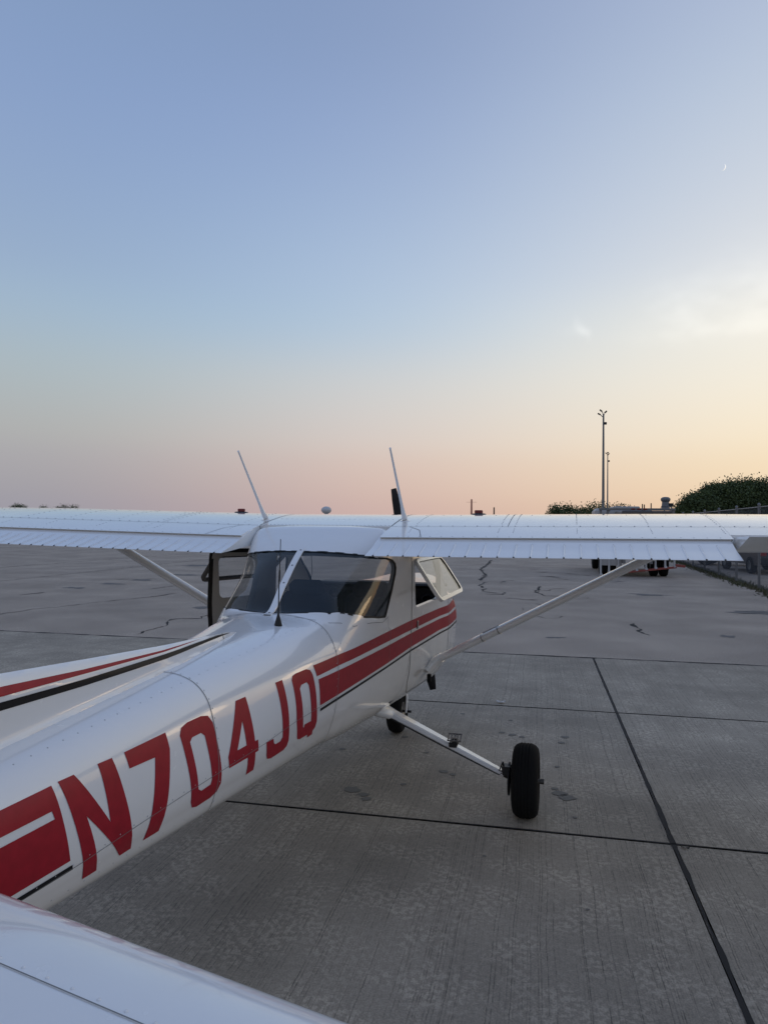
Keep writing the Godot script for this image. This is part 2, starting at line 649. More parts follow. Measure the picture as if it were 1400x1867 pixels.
func make_concrete() -> Array:
	var n := 1024
	var fine := noise_bytes(n, 1, 0.22, 3)
	var blot := noise_bytes(n, 2, 0.06, 5)
	var patchy := noise_bytes(n, 3, 0.006, 4)
	var streak := noise_bytes(n, 4, 0.03, 3)
	# tined lines: one random depth for each column
	var column := PackedFloat32Array()
	rng.seed = 77
	var x := 0
	column.resize(n)
	while x < n:
		var wide := rng.randi_range(3, 9)
		column[x] = pow(rng.randf(), 1.6)
		if x + 1 < n:
			column[x + 1] = column[x] * 0.3
		x += wide
	var rgb := PackedByteArray()
	rgb.resize(n * n * 3)
	var height := PackedByteArray()
	height.resize(n * n)
	for j in n:
		var shift := int(3.0 * sin(j * TAU / n) + 2.0 * sin(3.0 * j * TAU / n))
		for i in n:
			var k := j * n + i
			var f := fine[k] / 255.0 - 0.5
			var b := blot[k] / 255.0
			var l := column[(i + shift + n) % n] * clampf(streak[k] / 255.0 * 2.4 - 0.5, 0.0, 1.3)
			var lit := clampf((b + f * 0.30 - 0.45) * 6.0, 0.0, 1.0) * clampf(patchy[k] / 255.0 * 3.4 - 1.2, 0.12, 1.0)
			var v := 0.79 + f * 0.20 + (b - 0.5) * 0.06 - l * 0.27
			var r := v * (1.0 + lit * 0.12)
			rgb[k * 3] = clampi(int(r * 236.0), 0, 255)
			rgb[k * 3 + 1] = clampi(int(r * 235.0), 0, 255)
			rgb[k * 3 + 2] = clampi(int(r * 232.0), 0, 255)
			height[k] = clampi(int(150 + f * 90.0 - l * 120.0), 0, 255)
	return [ImageTexture.create_from_image(Image.create_from_data(n, n, false, Image.FORMAT_RGB8, rgb)), grey_texture(n, height)]

func make_asphalt() -> Array:
	var n := 1024
	var fine := noise_bytes(n, 11, 0.33, 2)
	var mid := noise_bytes(n, 12, 0.09, 4)
	var rgb := PackedByteArray()
	rgb.resize(n * n * 3)
	for k in n * n:
		var v := 0.78 + (fine[k] / 255.0 - 0.5) * 0.75 + (mid[k] / 255.0 - 0.5) * 0.55
		rgb[k * 3] = clampi(int(v * 240.0), 0, 255)
		rgb[k * 3 + 1] = clampi(int(v * 236.0), 0, 255)
		rgb[k * 3 + 2] = clampi(int(v * 234.0), 0, 255)
	return [ImageTexture.create_from_image(Image.create_from_data(n, n, false, Image.FORMAT_RGB8, rgb)), grey_texture(n, fine)]

func cloudy_texture(seed_: int, freq: float, low: int, high: int, size := 512) -> ImageTexture:
	var b := noise_bytes(size, seed_, freq, 4)
	for k in b.size():
		b[k] = low + (high - low) * b[k] / 255
	return grey_texture(size, b)

# ------------------------------------------------------------------ scene
func _ready() -> void:
	rng.seed = 20
	# camera
	var cam := Camera3D.new()
	cam.name = "camera"
	add_child(cam)
	cam.position = Vector3(1.417, 1.764, 4.424)
	cam.rotation_order = EULER_ORDER_YXZ
	cam.rotation_degrees = Vector3(0.98, 14.72, 0.49)
	cam.fov = rad_to_deg(2.0 * atan(933.5 / 1294.0))
	cam.near = 0.05
	cam.far = 6000.0
	cam.current = true
	# sky and light
	var env := Environment.new()
	env.background_mode = Environment.BG_SKY
	var pano := PanoramaSkyMaterial.new()
	pano.panorama = ImageTexture.create_from_image(make_sky())
	var sky := Sky.new()
	sky.sky_material = pano
	env.sky = sky
	env.tonemap_mode = Environment.TONE_MAPPER_LINEAR
	env.tonemap_exposure = 1.0
	env.sdfgi_enabled = true
	env.ssao_enabled = true
	env.ssil_enabled = true
	var world := WorldEnvironment.new()
	world.name = "world_environment"
	world.environment = env
	add_child(world)
	# the sun has just gone: a broad, weak, warm glow low on the right
	var sun := DirectionalLight3D.new()
	sun.name = "sun"
	sun.light_color = Color(1.0, 0.86, 0.68)
	sun.light_energy = 0.005
	sun.light_angular_distance = 5.0
	sun.shadow_enabled = true
	add_child(sun)
	sun.look_at_from_position(Vector3.ZERO, -Vector3(sin(deg_to_rad(40.0)) * cos(deg_to_rad(5.0)), sin(deg_to_rad(5.0)), -cos(deg_to_rad(40.0)) * cos(deg_to_rad(5.0))))
	materials()
	ready_surface()
	ground()
	airplane()
	background()

func materials() -> void:
	var m := mat("white paint", lin(.85, .84, .82), 0.30)
	m.clearcoat_enabled = true
	m.clearcoat = 1.0
	m.clearcoat_roughness = 0.04
	m.roughness_texture = cloudy_texture(31, 0.02, 120, 255)
	m.uv1_triplanar = true
	m.uv1_scale = Vector3(0.8, 0.8, 0.8)
	m.heightmap_enabled = true
	m.heightmap_texture = cloudy_texture(33, 0.016, 0, 255)
	m.heightmap_scale = 0.016
	for c in [["red paint", .40, .011, .026], ["black paint", .006, .006, .008]]:
		m = mat(c[0], lin(c[1], c[2], c[3]), 0.42)
		m.metallic_specular = 0.4
		m.albedo_texture = cloudy_texture(36, 0.04, 222, 255)
		m.uv1_triplanar = true
	mat("seam", lin(.20, .20, .20), 0.8)
	mat("rivet", lin(.52, .52, .52), 0.45)
	mat("dark rivet", lin(.22, .22, .23), 0.6)
	mat("rubber", lin(.012, .0115, .011), 0.9).metallic_specular = 0.25
	mat("tyre wall", lin(.016, .014, .013), 0.8)
	mat("black trim", lin(.008, .008, .008), 0.6)
	mat("black metal", lin(.012, .012, .012), 0.5)
	mat("steel", lin(.35, .34, .33), 0.35, 0.9)
	mat("worn metal", lin(.12, .11, .10), 0.55, 0.6)
	mat("liner", lin(.10, .105, .11), 0.85)
	mat("door lining", lin(.46, .44, .40), 0.7)
	mat("seat cloth", lin(.035, .045, .065), 0.9)
	mat("panel black", lin(.012, .012, .013), 0.55)
	mat("gauge", lin(.03, .03, .032), 0.15)
	mat("cap red", lin(.22, .03, .025), 0.5)
	mat("sealant", lin(.020, .019, .018), 0.95)
	m = mat("glass", Color(0.10, 0.19, 0.20, 0.22), 0.02)
	m.transparency = BaseMaterial3D.TRANSPARENCY_ALPHA
	m = mat("clear glass", Color(0.62, 0.64, 0.56, 0.22), 0.03)
	m.transparency = BaseMaterial3D.TRANSPARENCY_ALPHA

# ------------------------------------------------------------------ ground
const GRID_TURN := 0.046
const SLAB := 2.83
const SLAB_WIDE := 5.66
const APRON_EDGE := -5.40

func grid(u: float, v: float, y := 0.0) -> Vector3:
	return Vector3(u * cos(GRID_TURN) + v * sin(GRID_TURN), y, -u * sin(GRID_TURN) + v * cos(GRID_TURN))

func ground() -> void:
	# asphalt, out to the horizon
	var asphalt := make_asphalt()
	var m := mat("asphalt", lin(.87, .745, .605), 0.9)
	m.albedo_texture = asphalt[0]
	m.heightmap_enabled = true
	m.heightmap_texture = asphalt[1]
	m.heightmap_scale = 0.35
	m.uv1_scale = Vector3(0.55, 0.55, 1)
	m.detail_enabled = true
	m.detail_blend_mode = BaseMaterial3D.BLEND_MODE_MUL
	m.detail_uv_layer = BaseMaterial3D.DETAIL_UV_2
	m.detail_albedo = cloudy_texture(41, 0.02, 212, 255)
	m.uv2_scale = Vector3(0.045, 0.045, 1)
	var st := begin()
	var far := 3200.0
	var rings := [0.0, 12.0, 40.0, 120.0, 400.0, 1200.0, far]
	for i in rings.size() - 1:
		for k in 24:
			var a := TAU * k / 24
			var b := TAU * (k + 1) / 24
			for p in [[rings[i], a], [rings[i + 1], a], [rings[i + 1], b], [rings[i], a], [rings[i + 1], b], [rings[i], b]]:
				var q := Vector3(cos(p[1]) * p[0], -0.014, sin(p[1]) * p[0])
				st.set_normal(Vector3.UP)
				st.set_uv(Vector2(q.x, q.z))
				st.set_uv2(Vector2(q.x, q.z))
				st.add_vertex(q)
	var g := put(st, "ground", m, self, false)
	g.set_meta("kind", "structure")

	# concrete slabs with sealed joints
	var apron := structure("concrete_apron")
	var tex := make_concrete()
	var tones := []
	var large := cloudy_texture(43, 0.010, 205, 255)
	for k in 3:
		var c := mat("concrete_%d" % k, lin(.84, .725, .58) * [1.0, 0.955, 1.045][k], 0.85)
		c.albedo_texture = tex[0]
		c.heightmap_enabled = true
		c.heightmap_texture = tex[1]
		c.heightmap_scale = 0.22
		c.uv1_scale = Vector3(0.42, 0.42, 1)
		c.detail_enabled = true
		c.detail_blend_mode = BaseMaterial3D.BLEND_MODE_MUL
		c.detail_uv_layer = BaseMaterial3D.DETAIL_UV_2
		c.detail_albedo = large
		c.uv2_scale = Vector3(0.13, 0.13, 1)
		tones.append(c)
	var u0 := 1.966 - 4 * SLAB_WIDE
	var gap := 0.005
	for i in 8:
		for j in 6:
			var a := Vector2(u0 + i * SLAB_WIDE + gap, APRON_EDGE + j * SLAB + gap)
			var b := a + Vector2(SLAB_WIDE - 2 * gap, SLAB - 2 * gap)
			var e := 0.008
			st = begin()
			var shift := Vector2(rng.randf() * 3.0, rng.randf() * 3.0)
			var top := [a + Vector2(e, e), Vector2(b.x - e, a.y + e), b - Vector2(e, e), Vector2(a.x + e, b.y - e)]
			var low := [a, Vector2(b.x, a.y), b, Vector2(a.x, b.y)]
			var add := func(p: Vector2, y: float, n: Vector3) -> void:
				st.set_normal(n)
				st.set_uv(p + shift)
				st.set_uv2(p)
				st.add_vertex(grid(p.x, p.y, y))
			for t in [0, 1, 2, 0, 2, 3]:
				add.call(top[t], 0.0, Vector3.UP)
			for t in 4:
				var f := (t + 1) % 4
				var mid: Vector2 = (low[t] + low[f]) * 0.5 - (a + b) * 0.5
				var n := (grid(mid.x, mid.y) - grid(0, 0)).normalized()
				var lean := (n + Vector3.UP * 1.2).normalized()
				for q in [[top[t], 0.0, Vector3.UP], [top[f], 0.0, Vector3.UP], [low[f], -0.007, lean], [top[t], 0.0, Vector3.UP], [low[f], -0.007, lean], [low[t], -0.007, lean]]:
					add.call(q[0], q[1], q[2])
				for q in [[low[t], -0.007, n], [low[f], -0.007, n], [low[f], -0.013, n], [low[t], -0.007, n], [low[f], -0.013, n], [low[t], -0.013, n]]:
					add.call(q[0], q[1], q[2])
			put(st, "concrete_slab", tones[rng.randi() % 3], apron, false)
	# joint sealant: uneven dark bands
	var wob := FastNoiseLite.new()
	wob.seed = 9
	wob.frequency = 0.9
	wob.fractal_octaves = 4
	for i in range(2, 7):
		joint(apron, Vector2(u0 + i * SLAB_WIDE, APRON_EDGE), Vector2(u0 + i * SLAB_WIDE, APRON_EDGE + 6 * SLAB), 0.021 if i == 4 else 0.012, wob, 0.55)
	for j in 6:
		joint(apron, Vector2(u0, APRON_EDGE + j * SLAB), Vector2(u0 + 8 * SLAB_WIDE, APRON_EDGE + j * SLAB), [0.045, 0.008, 0.012, 0.010, 0.010, 0.010][j], wob, 0.45 if j != 1 else 0.25)
	# sealed cracks in the asphalt and between its paving lanes
	var cracks := [
		[[-2.46, -31.65, -2.14, -27.12, -2.08, -24.25, -1.57, -21.41, -1.42, -19.5, -1.41, -18.26], .13],
		[[-1.1, -17.92, -1.15, -16.42, -.89, -15.57, -.88, -14.7, -.23, -14.14, -.26, -13.97, -.87, -13.91], .06],
		[[-.07, -13.04, .49, -12.84, .93, -12.61], .035], [[.57, -16.86, .54, -15.05, .75, -14.04, 1.29, -14.08], .07],
		[[1.97, -9.56, 2.53, -9.35], .012], [[2.5, -9.37, 2.56, -8.64, 2.58, -8.19, 2.63, -7.95], .075],
		[[-5.2, -5.5, -5.27, -5.96, -5.33, -6.55, -5.63, -7.12, -5.56, -7.38, -5.19, -7.42, -5.29, -7.72, -5.26, -7.98], .04],
		[[-9.05, -5.5, -9.05, -6.8, -9.04, -7.63, -8.86, -8.09, -8.68, -9.03, -8.13, -10.73, -8.13, -11.46], .03],
		[[-11.4, -9.99, -11.24, -10.64], .05], [[-9.34, -12.13, -9.22, -13.42], .04], [[4.58, -11.48, 5.35, -11.74], .05],
		[[1.23, -22.84, 2.09, -21.97], .09], [[2.53, -19.77, 3.12, -19.52], .12], [[-14.0, -5.5, -14.8, -12.94, -15.5, -26.9, -16.2, -60], .05],
		[[-19.0, -5.5, -19.6, -18.07, -19.5, -27.55, -21, -60], .06], [[-25.5, -5.5, -27.0, -26.0, -27.7, -32.3, -29, -70], .08], [[-34, -10, -36, -80], .08],
		[[-.9, -14.1, -.6, -14.3, -.26, -14.07, -.27, -14.6, -.46, -14.9, -.85, -15.05], .025], [[-.07, -13.23, .33, -12.84, .86, -13.17], .025],
		[[.4, -14.93, .61, -14.91, .64, -15.59, .83, -15.47, .94, -16.1, 1.36, -16.26], .045], [[.61, -14.91, .72, -14.16, .85, -13.79], .05], [[.66, -12.1, .79, -11.82], .06], [[.38, -11.06, .47, -10.62], .025],
		[[.79, -9.83, .95, -9.54, 1.18, -9.62, 1.25, -9.93, 1.03, -10.01], .022], [[1.63, -13.75, 1.85, -13.6, 1.89, -13.92, 1.67, -14.09], .02], [[.2, -23.17, .6, -23.15], .14], [[.61, -21.09, 1.04, -20.78], .16], [[.95, -20.0, 1.43, -19.76], .18],
		[[2.55, -19.11, 3.03, -18.67], .03], [[3.94, -17.96, 4.41, -18.24], .03], [[-.66, -17.4, -.57, -18.06, -.69, -18.4], .05], [[-11.33, -9.87, -11.18, -10.58], .06], [[-9.35, -12.17, -9.29, -12.79, -9.25, -13.43], .03], [[-8.38, -10.0, -8.21, -10.89, -8.13, -11.52], .03],
		[[-.9, -18.9, -.2, -18.6], .06], [[-.6, -24.4, .5, -24.9], .09], [[.3, -21.0, 1.1, -20.6], .07], [[-12.6, -14.2, -11.1, -15.5], .05], [[3.1, -14.7, 3.7, -15.4], .03],
	]
	for c in cracks:
		crack(g, c[0], c[1], wob)
	# old oil smudges on the asphalt
	var smudge := mat("smudge", lin(.15, .14, .128), 0.9)
	for p in [[-11.4, -11.9, .30, .20], [-11.3, -13.3, .32, .22], [-11.25, -14.8, .36, .25], [-11.2, -17.2, .55, .30], [5.1, -11.75, .42, .26], [5.2, -12.1, .30, .16], [3.4, -15.2, .5, .22], [-6.0, -9.0, .25, .2], [1.2, -7.2, .12, .1], [3.9, -8.2, .10, .14], [-13.5, -22.0, .8, .5]]:
		st = begin()
		var edge := []
		for k in 40:
			var c := TAU * k / 40
			var r: float = 1.0 + 1.1 * wob.get_noise_2d(p[0] * 3 + cos(c) * .9, p[1] * 3 + sin(c) * .9)
			edge.append(Vector3(p[0] + cos(c) * p[2] * r, -.0105, p[1] + sin(c) * p[3] * r))
		for k in 40:
			tri(st, Vector3(p[0], -.0105, p[1]), edge[k], edge[(k + 1) % 40])
		put(st, "oil_stain", smudge, g)
	# oil and water spots on the slabs
	var spot := mat("oil stain", lin(.17, .158, .135), 0.9)
	for p in [[1.36, -.42, .045], [1.40, -.36, .05], [1.32, -.50, .022], [1.35, -1.55, .025], [1.38, -1.72, .03], [1.33, -.95, .02], [.02, -.11, .05], [.12, -.05, .03], [.16, .02, .028], [.95, -1.66, .03], [1.03, -1.62, .024], [.86, -1.7, .022], [.35, -1.0, .018], [.55, -.62, .03], [.62, -.58, .022], [.33, -.3, .02], [-.05, -1.75, .03], [.45, -2.2, .02], [.1, -1.35, .025], [.9, -2.1, .018], [-.3, -.9, .025], [1.45, -.05, .015], [.98, .6, .010], [1.5, 1.0, .009], [1.1, -1.0, .014], [.5, -1.5, .013]]:
		st = begin()
		var n := 14
		var outline := []
		for k in n:
			var r: float = p[2] * (1.0 + 0.45 * wob.get_noise_2d(p[0] * 9 + cos(TAU * k / n) * 1.2, p[1] * 9 + sin(TAU * k / n) * 1.2))
			outline.append(Vector3(p[0] + cos(TAU * k / n) * r * 1.15, 0.003, p[1] + sin(TAU * k / n) * r))
		for k in n:
			tri(st, Vector3(p[0], 0.003, p[1]), outline[k], outline[(k + 1) % n])
		put(st, "oil_stain", spot, apron)

func ribbon(st: SurfaceTool, pts: Array, widths: Array, y: float) -> void:
	var l := []
	var r := []
	for i in pts.size():
		var d: Vector3 = pts[mini(i + 1, pts.size() - 1)] - pts[maxi(i - 1, 0)]
		var s: Vector3 = Vector3(d.z, 0, -d.x).normalized() * widths[i] * 0.5
		l.append(Vector3(pts[i].x, y, pts[i].z) - s)
		r.append(Vector3(pts[i].x, y, pts[i].z) + s)
	for i in pts.size() - 1:
		quad(st, l[i], r[i], r[i + 1], l[i + 1])

func joint(parent: Node, a: Vector2, b: Vector2, width: float, wob: FastNoiseLite, rough: float) -> void:
	var pts := []
	var ws := []
	var n := int(a.distance_to(b) / 0.05)
	var d := (b - a).normalized()
	var side := Vector2(-d.y, d.x)
	for k in n + 1:
		var p := a.lerp(b, float(k) / n)
		var q := p + side * wob.get_noise_2d(p.x * 1.4 + 3, p.y * 1.4) * 0.006
		pts.append(grid(q.x, q.y))
		ws.append(width * clampf(1.0 + rough * 2.2 * wob.get_noise_2d(p.x * 3.0, p.y * 3.0 + 40), 0.3, 2.6))
	var st := begin()
	ribbon(st, pts, ws, 0.003)
	put(st, "joint_sealant", mats["sealant"], parent)

func crack(parent: Node, a: Array, width: float, wob: FastNoiseLite) -> void:
	var c := dense(vec2s(a), 0.08, false)
	var pts := []
	var ws := []
	for k in c.size():
		var p := c[k]
		pts.append(Vector3(p.x + wob.get_noise_2d(p.x * 2, p.y * 2) * 0.10, 0, p.y + wob.get_noise_2d(p.x * 2 + 50, p.y * 2) * 0.10))
		ws.append(width * clampf(0.8 + 1.6 * wob.get_noise_2d(p.x * 2.5 + 9, p.y * 2.5), 0.25, 2.2) * minf(1.0, 0.25 + minf(k, c.size() - 1 - k) * 0.3))
	var st := begin()
	ribbon(st, pts, ws, -0.010)
	put(st, "sealed_crack", mats["sealant"], parent)

# ------------------------------------------------------------------ the airplane
var plane: Node3D
var rear_window := PackedVector2Array()
var door_line: PackedVector2Array
var door_window: PackedVector2Array

func airplane() -> void:
	plane = thing("airplane", "white high-wing airplane with red stripes and red N704JQ lettering on the concrete", "airplane")
	# outlines: the rear window as (z, s), the door and its window as (z, y)
	var half := vec2s([.805, 0, .799, .092, .779, .157, .744, .222, .68, .292, .62, .33, .553, .367, .474, .400, .434, .412, .422, .424, .431, .441, .491, .486, .566, .529, .586, .538, .60, .539, .625, .535, .698, .525, .79, .504, .876, .478, 1.002, .403, 1.06, .345, 1.12, .272, 1.163, .161, 1.19, .08, 1.204, 0])
	for p in half:
		rear_window.append(p)
	for i in range(half.size() - 2, 0, -1):
		rear_window.append(Vector2(half[i].x, -half[i].y))
	door_line = rounded([Vector2(.113, 1.585), Vector2(.122, 1.2), Vector2(.11, .97), Vector2(.072, .77), Vector2(-.05, .675), Vector2(-.66, .66), Vector2(-.75, .76), Vector2(-.75, 1.36), Vector2(-.60, 1.585)], 0.05)
	door_window = rounded([Vector2(.058, 1.535), Vector2(.044, 1.238), Vector2(-.53, 1.25), Vector2(-.54, 1.535)], 0.05)
	fuselage()
	for side: float in [1.0, -1.0]:
		door(side)
		wing(side)
		main_gear(side)
	cabin_roof()
	nose()
	tail()
	cabin()

func fuselage() -> void:
	var white: Material = mats["white paint"]
	var door_r := on_side(door_line)
	var door_l := on_side(door_line, -1.0)
	var shield_half := [Vector2(-.52, 0), Vector2(-.50, .20), Vector2(-.52, .36), Vector2(-.60, .415), Vector2(-.74, .405), Vector2(-.93, .37), Vector2(-1.0, .26), Vector2(-1.03, 0)]
	var windshield := PackedVector2Array(shield_half)
	for i in range(shield_half.size() - 2, 0, -1):
		windshield.append(Vector2(shield_half[i].x, -shield_half[i].y))
	var st := begin()
	var whole := PackedVector2Array([Vector2(-1.95, -1), Vector2(4.2, -1), Vector2(4.2, 1), Vector2(-1.95, 1)])
	patch(st, whole, [rear_window, door_r, door_l, windshield], body_at, Vector2(.05, .025))
	var f := put(st, "fuselage", white, plane, false)
	# inner lining of the cabin
	st = begin()
	patch(st, PackedVector2Array([Vector2(-1.05, -1), Vector2(1.22, -1), Vector2(1.22, 1), Vector2(-1.05, 1)]), [rear_window, door_r, door_l, windshield], body_at, Vector2(.08, .05), -0.03, true)
	put(st, "cabin_lining", mats["liner"], f, false)
	# glass
	st = begin()
	patch(st, rear_window, [], body_at, Vector2(.04, .03), -0.003)
	var w := put(st, "rear_window", mats["glass"], plane, false)
	st = begin()
	seam(st, rear_window, body_at, 0.010, 0.0012, true)
	put(st, "window_gasket", mats["black trim"], w)
	st = begin()
	patch(st, windshield, [], body_at, Vector2(.05, .04), -0.003)
	put(st, "windshield", mats["clear glass"], plane, false)
	# the white strip that joins the two rear panes
	st = begin()
	st.set_smooth_group(-1)
	var strip := line(Vector2(.782, 0), Vector2(1.238, 0), .02)
	for i in strip.size() - 1:
		var a: Array = body_at(strip[i])
		var b: Array = body_at(strip[i + 1])
		var x := Vector3(.017, 0, 0)
		var ua: Vector3 = a[0] + a[1] * .005
		var ub: Vector3 = b[0] + b[1] * .005
		quad(st, ua - x, ua + x, ub + x, ub - x)
		quad(st, ua + x, a[0] + x * 1.08, b[0] + x * 1.08, ub + x)
		quad(st, ub - x, b[0] - x * 1.08, a[0] - x * 1.08, ua - x)
	var bar := put(st, "window_strip", white, plane)
	for z: float in [.80, .92, 1.03, 1.21]:
		st = begin()
		var h: Array = body_at(Vector2(z, 0))
		dome(st, h[0] + h[1] * .005, h[1], .006)
		put(st, "screw", mats["dark rivet"], bar)

	# paint: red bands and black pinstripes
	var red: Material = mats["red paint"]
	var black: Material = mats["black paint"]
	var cell := Vector2(.03, .022)
	var paint := func(called: String, m: Material, poly: Array, holes: Array) -> void:
		for side: float in [1.0, -1.0]:
			var at: Callable = side_right if side > 0 else side_left
			var hs := []
			for h in holes:
				hs.append(vec2s(h))
			var pieces: Array = [vec2s(poly)] if side > 0 else Geometry2D.clip_polygons(vec2s(poly), dense(door_line, 0.05))
			for piece in pieces:
				var s := begin()
				patch(s, piece, hs, at, cell, 0.0013)
				put(s, called, m, f, false)
	paint.call("red_band", red, [1.463, 1.138, 1.196, 1.140, .607, 1.158, .126, 1.171, -.5, 1.178, -1.05, 1.175, -1.85, 1.16, -1.85, 1.115, -1.05, 1.122, -.5, 1.122, .116, 1.112, .6, 1.102, 1.192, 1.092, 1.443, 1.087], [])
	paint.call("red_band", red, [1.43, 1.071, 1.195, 1.070, .595, 1.077, .111, 1.091, -.5, 1.102, -1.05, 1.102, -1.85, 1.095, -1.85, 1.02, -1.05, 1.03, -.5, 1.022, .116, 1.003, .577, .976, 1.181, .954, 1.405, .949], [])
	paint.call("black_pinstripe", black, [1.398, .934, 1.043, .945, .573, .962, .111, .986, -.6, 1.006, -1.05, 1.014, -1.85, 1.005, -1.85, .993, -1.05, 1.002, -.6, .994, .111, .974, .573, .950, 1.043, .932, 1.396, .921], [])
	paint.call("red_band", red, [2.918, 1.108, 3.7, 1.085, 3.7, .905, 2.880, .910], [[2.932, 1.052, 3.75, 1.04, 3.75, 1.018, 2.926, 1.031]])
	paint.call("black_pinstripe", black, [2.872, .896, 3.7, .890, 3.7, .878, 2.868, .883], [])
	# registration
	var letters := [
		["letter_n", [2.896, 1.110, 2.842, 1.110, 2.735, .950, 2.755, 1.110, 2.699, 1.109, 2.629, .832, 2.676, .832, 2.822, .999, 2.766, .832, 2.818, .833], []],
		["digit_seven", [2.648, 1.109, 2.455, 1.112, 2.450, 1.062, 2.502, .830, 2.575, .832, 2.524, 1.058, 2.640, 1.062], []],
		["digit_zero", [2.390, 1.085, 2.376, 1.105, 2.34, 1.113, 2.262, 1.114, 2.225, 1.106, 2.206, 1.08, 2.182, .90, 2.178, .865, 2.192, .840, 2.225, .831, 2.305, .830, 2.334, .838, 2.352, .862], [[2.345, 1.052, 2.330, 1.063, 2.280, 1.064, 2.262, 1.050, 2.240, .90, 2.246, .884, 2.300, .881, 2.318, .893]]],
		["digit_four", [2.05, 1.116, 1.986, 1.117, 1.962, .948, 1.940, .948, 1.934, .905, 1.957, .904, 1.944, .834, 1.996, .833, 2.010, .902, 2.134, .902, 2.141, .942], [[2.033, 1.041, 2.020, .949, 2.082, .949]]],
		["letter_j", [1.776, 1.126, 1.726, 1.127, 1.694, .932, 1.683, .871, 1.690, .851, 1.71, .840, 1.815, .838, 1.848, .846, 1.862, .866, 1.877, .918, 1.822, .918, 1.814, .898, 1.800, .890, 1.760, .890, 1.744, .903], []],
		["letter_q", [1.657, 1.112, 1.645, 1.127, 1.62, 1.132, 1.53, 1.134, 1.497, 1.125, 1.480, 1.102, 1.440, .955, 1.419, .883, 1.425, .857, 1.445, .846, 1.437, .828, 1.487, .828, 1.495, .843, 1.569, .844, 1.596, .852, 1.606, .870, 1.628, .932], [[1.602, 1.066, 1.587, 1.079, 1.54, 1.081, 1.524, 1.066, 1.488, .925, 1.484, .900, 1.546, .902, 1.550, .886, 1.560, .896]]],
	]
	for side: float in [1.0, -1.0]:
		for l in letters:
			var pts: Array = l[1].duplicate()
			var hs := []
			for h in l[2]:
				hs.append(h.duplicate())
			if side < 0:
				for a in [pts] + hs:
					for i in range(0, a.size(), 2):
						a[i] = 4.33 - a[i]
			var holes := []
			for h in hs:
				holes.append(vec2s(h))
			st = begin()
			patch(st, vec2s(pts), holes, side_right if side > 0 else side_left, cell, 0.0013)
			put(st, l[0], red, f, false)

	# joints between the skins, and rivets
	st = begin()
	for z: float in [1.215, 2.20, 3.18]:
		seam(st, line(Vector2(z, -.97), Vector2(z, .97), .01), body_at, 0.0032)
	for side: float in [1.0, -1.0]:
		var at: Callable = side_right if side > 0 else side_left
		seam(st, vec2s([3.1, .882, 2.83, .886, 2.626, .895, 2.407, .903, 2.15, .910, 1.888, .918, 1.648, .937, 1.5, .941, 1.22, .945]), at, 0.0018)
		seam(st, dense(door_line, .03), at, 0.006, 0.0018, true)
		seam(st, vec2s([.125, .95, .13, .86, .155, .76, .20, .70, .245, .662]), at, 0.004)
		seam(st, vec2s([.546, 1.245, .545, 1.19, .50, 1.155, .50, 1.10, .50, .98]), at, 0.0026)
	seam(st, vec2s([.55, .545, .63, .549, .80, .522, 1.006, .46, 1.10, .37, 1.157, .30, 1.20, .215, 1.225, .137, 1.24, 0, 1.225, -.137, 1.2, -.215, 1.157, -.3, 1.1, -.37, 1.006, -.46, .8, -.522, .63, -.549, .55, -.545]), body_at, 0.0026)
	put(st, "panel_seams", mats["seam"], f)
	st = begin()
	for z: float in [1.228, 2.188, 3.168]:
		rivets(st, line(Vector2(z, -.9), Vector2(z, .9), .005), body_at, .034, .0034)
	for side: float in [1.0, -1.0]:
		var at: Callable = side_right if side > 0 else side_left
		rivets(st, dense(vec2s([3.1, .89, 2.83, .894, 2.626, .903, 2.407, .911, 2.15, .918, 1.888, .926, 1.648, .945, 1.5, .949, 1.22, .953]), .01, false), at, .055, .0030)
		rivets(st, line(Vector2(1.18, .735), Vector2(.62, .70), .01), at, .03, .0034)
		rivets(st, line(Vector2(.55, 1.10), Vector2(1.17, 1.19), .01), at, .05, .0030)
	for side: float in [1.0, -1.0]:
		rivets(st, line(Vector2(1.24, .205 * side), Vector2(3.1, .21 * side), .008), body_at, .05, .0026)
		rivets(st, line(Vector2(1.24, .80 * side), Vector2(3.1, .80 * side), .008), body_at, .05, .0028)
	put(st, "rivet_heads", mats["rivet"], f)

	# aerials on the back: the black whip
	var h: Array = body_at(Vector2(1.388, .12))
	var whip := Vector3(h[0].x, h[0].y, h[0].z)
	st = begin()
	lathe(st, whip - Vector3(0, .004, 0), Vector3.UP, [Vector2(.0, 0), Vector2(.019, 0), Vector2(.018, .006), Vector2(.006, .05), Vector2(.004, .058)], 14)
	tube(st, [whip + Vector3(0, .05, 0), whip + Vector3(.001, .20, -.002), whip + Vector3(.002, .202, -.002), whip + Vector3(.003, .25, -.003), whip + Vector3(.003, .255, -.003), whip + Vector3(.005, .395, -.006)], [.0032, .0026, .0042, .0042, .0024, .0018], 8)
	put(st, "whip_antenna", mats["black trim"], plane)

func swing(side: float) -> Transform3D:
	# the left door stands open on its front hinge
	if side > 0:
		return Transform3D()
	var hinge := Vector3(-.548, 0, -.75)
	return Transform3D(Basis(), hinge) * Transform3D(Basis(Vector3.UP, deg_to_rad(-36.0)), Vector3.ZERO) * Transform3D(Basis(), -hinge)

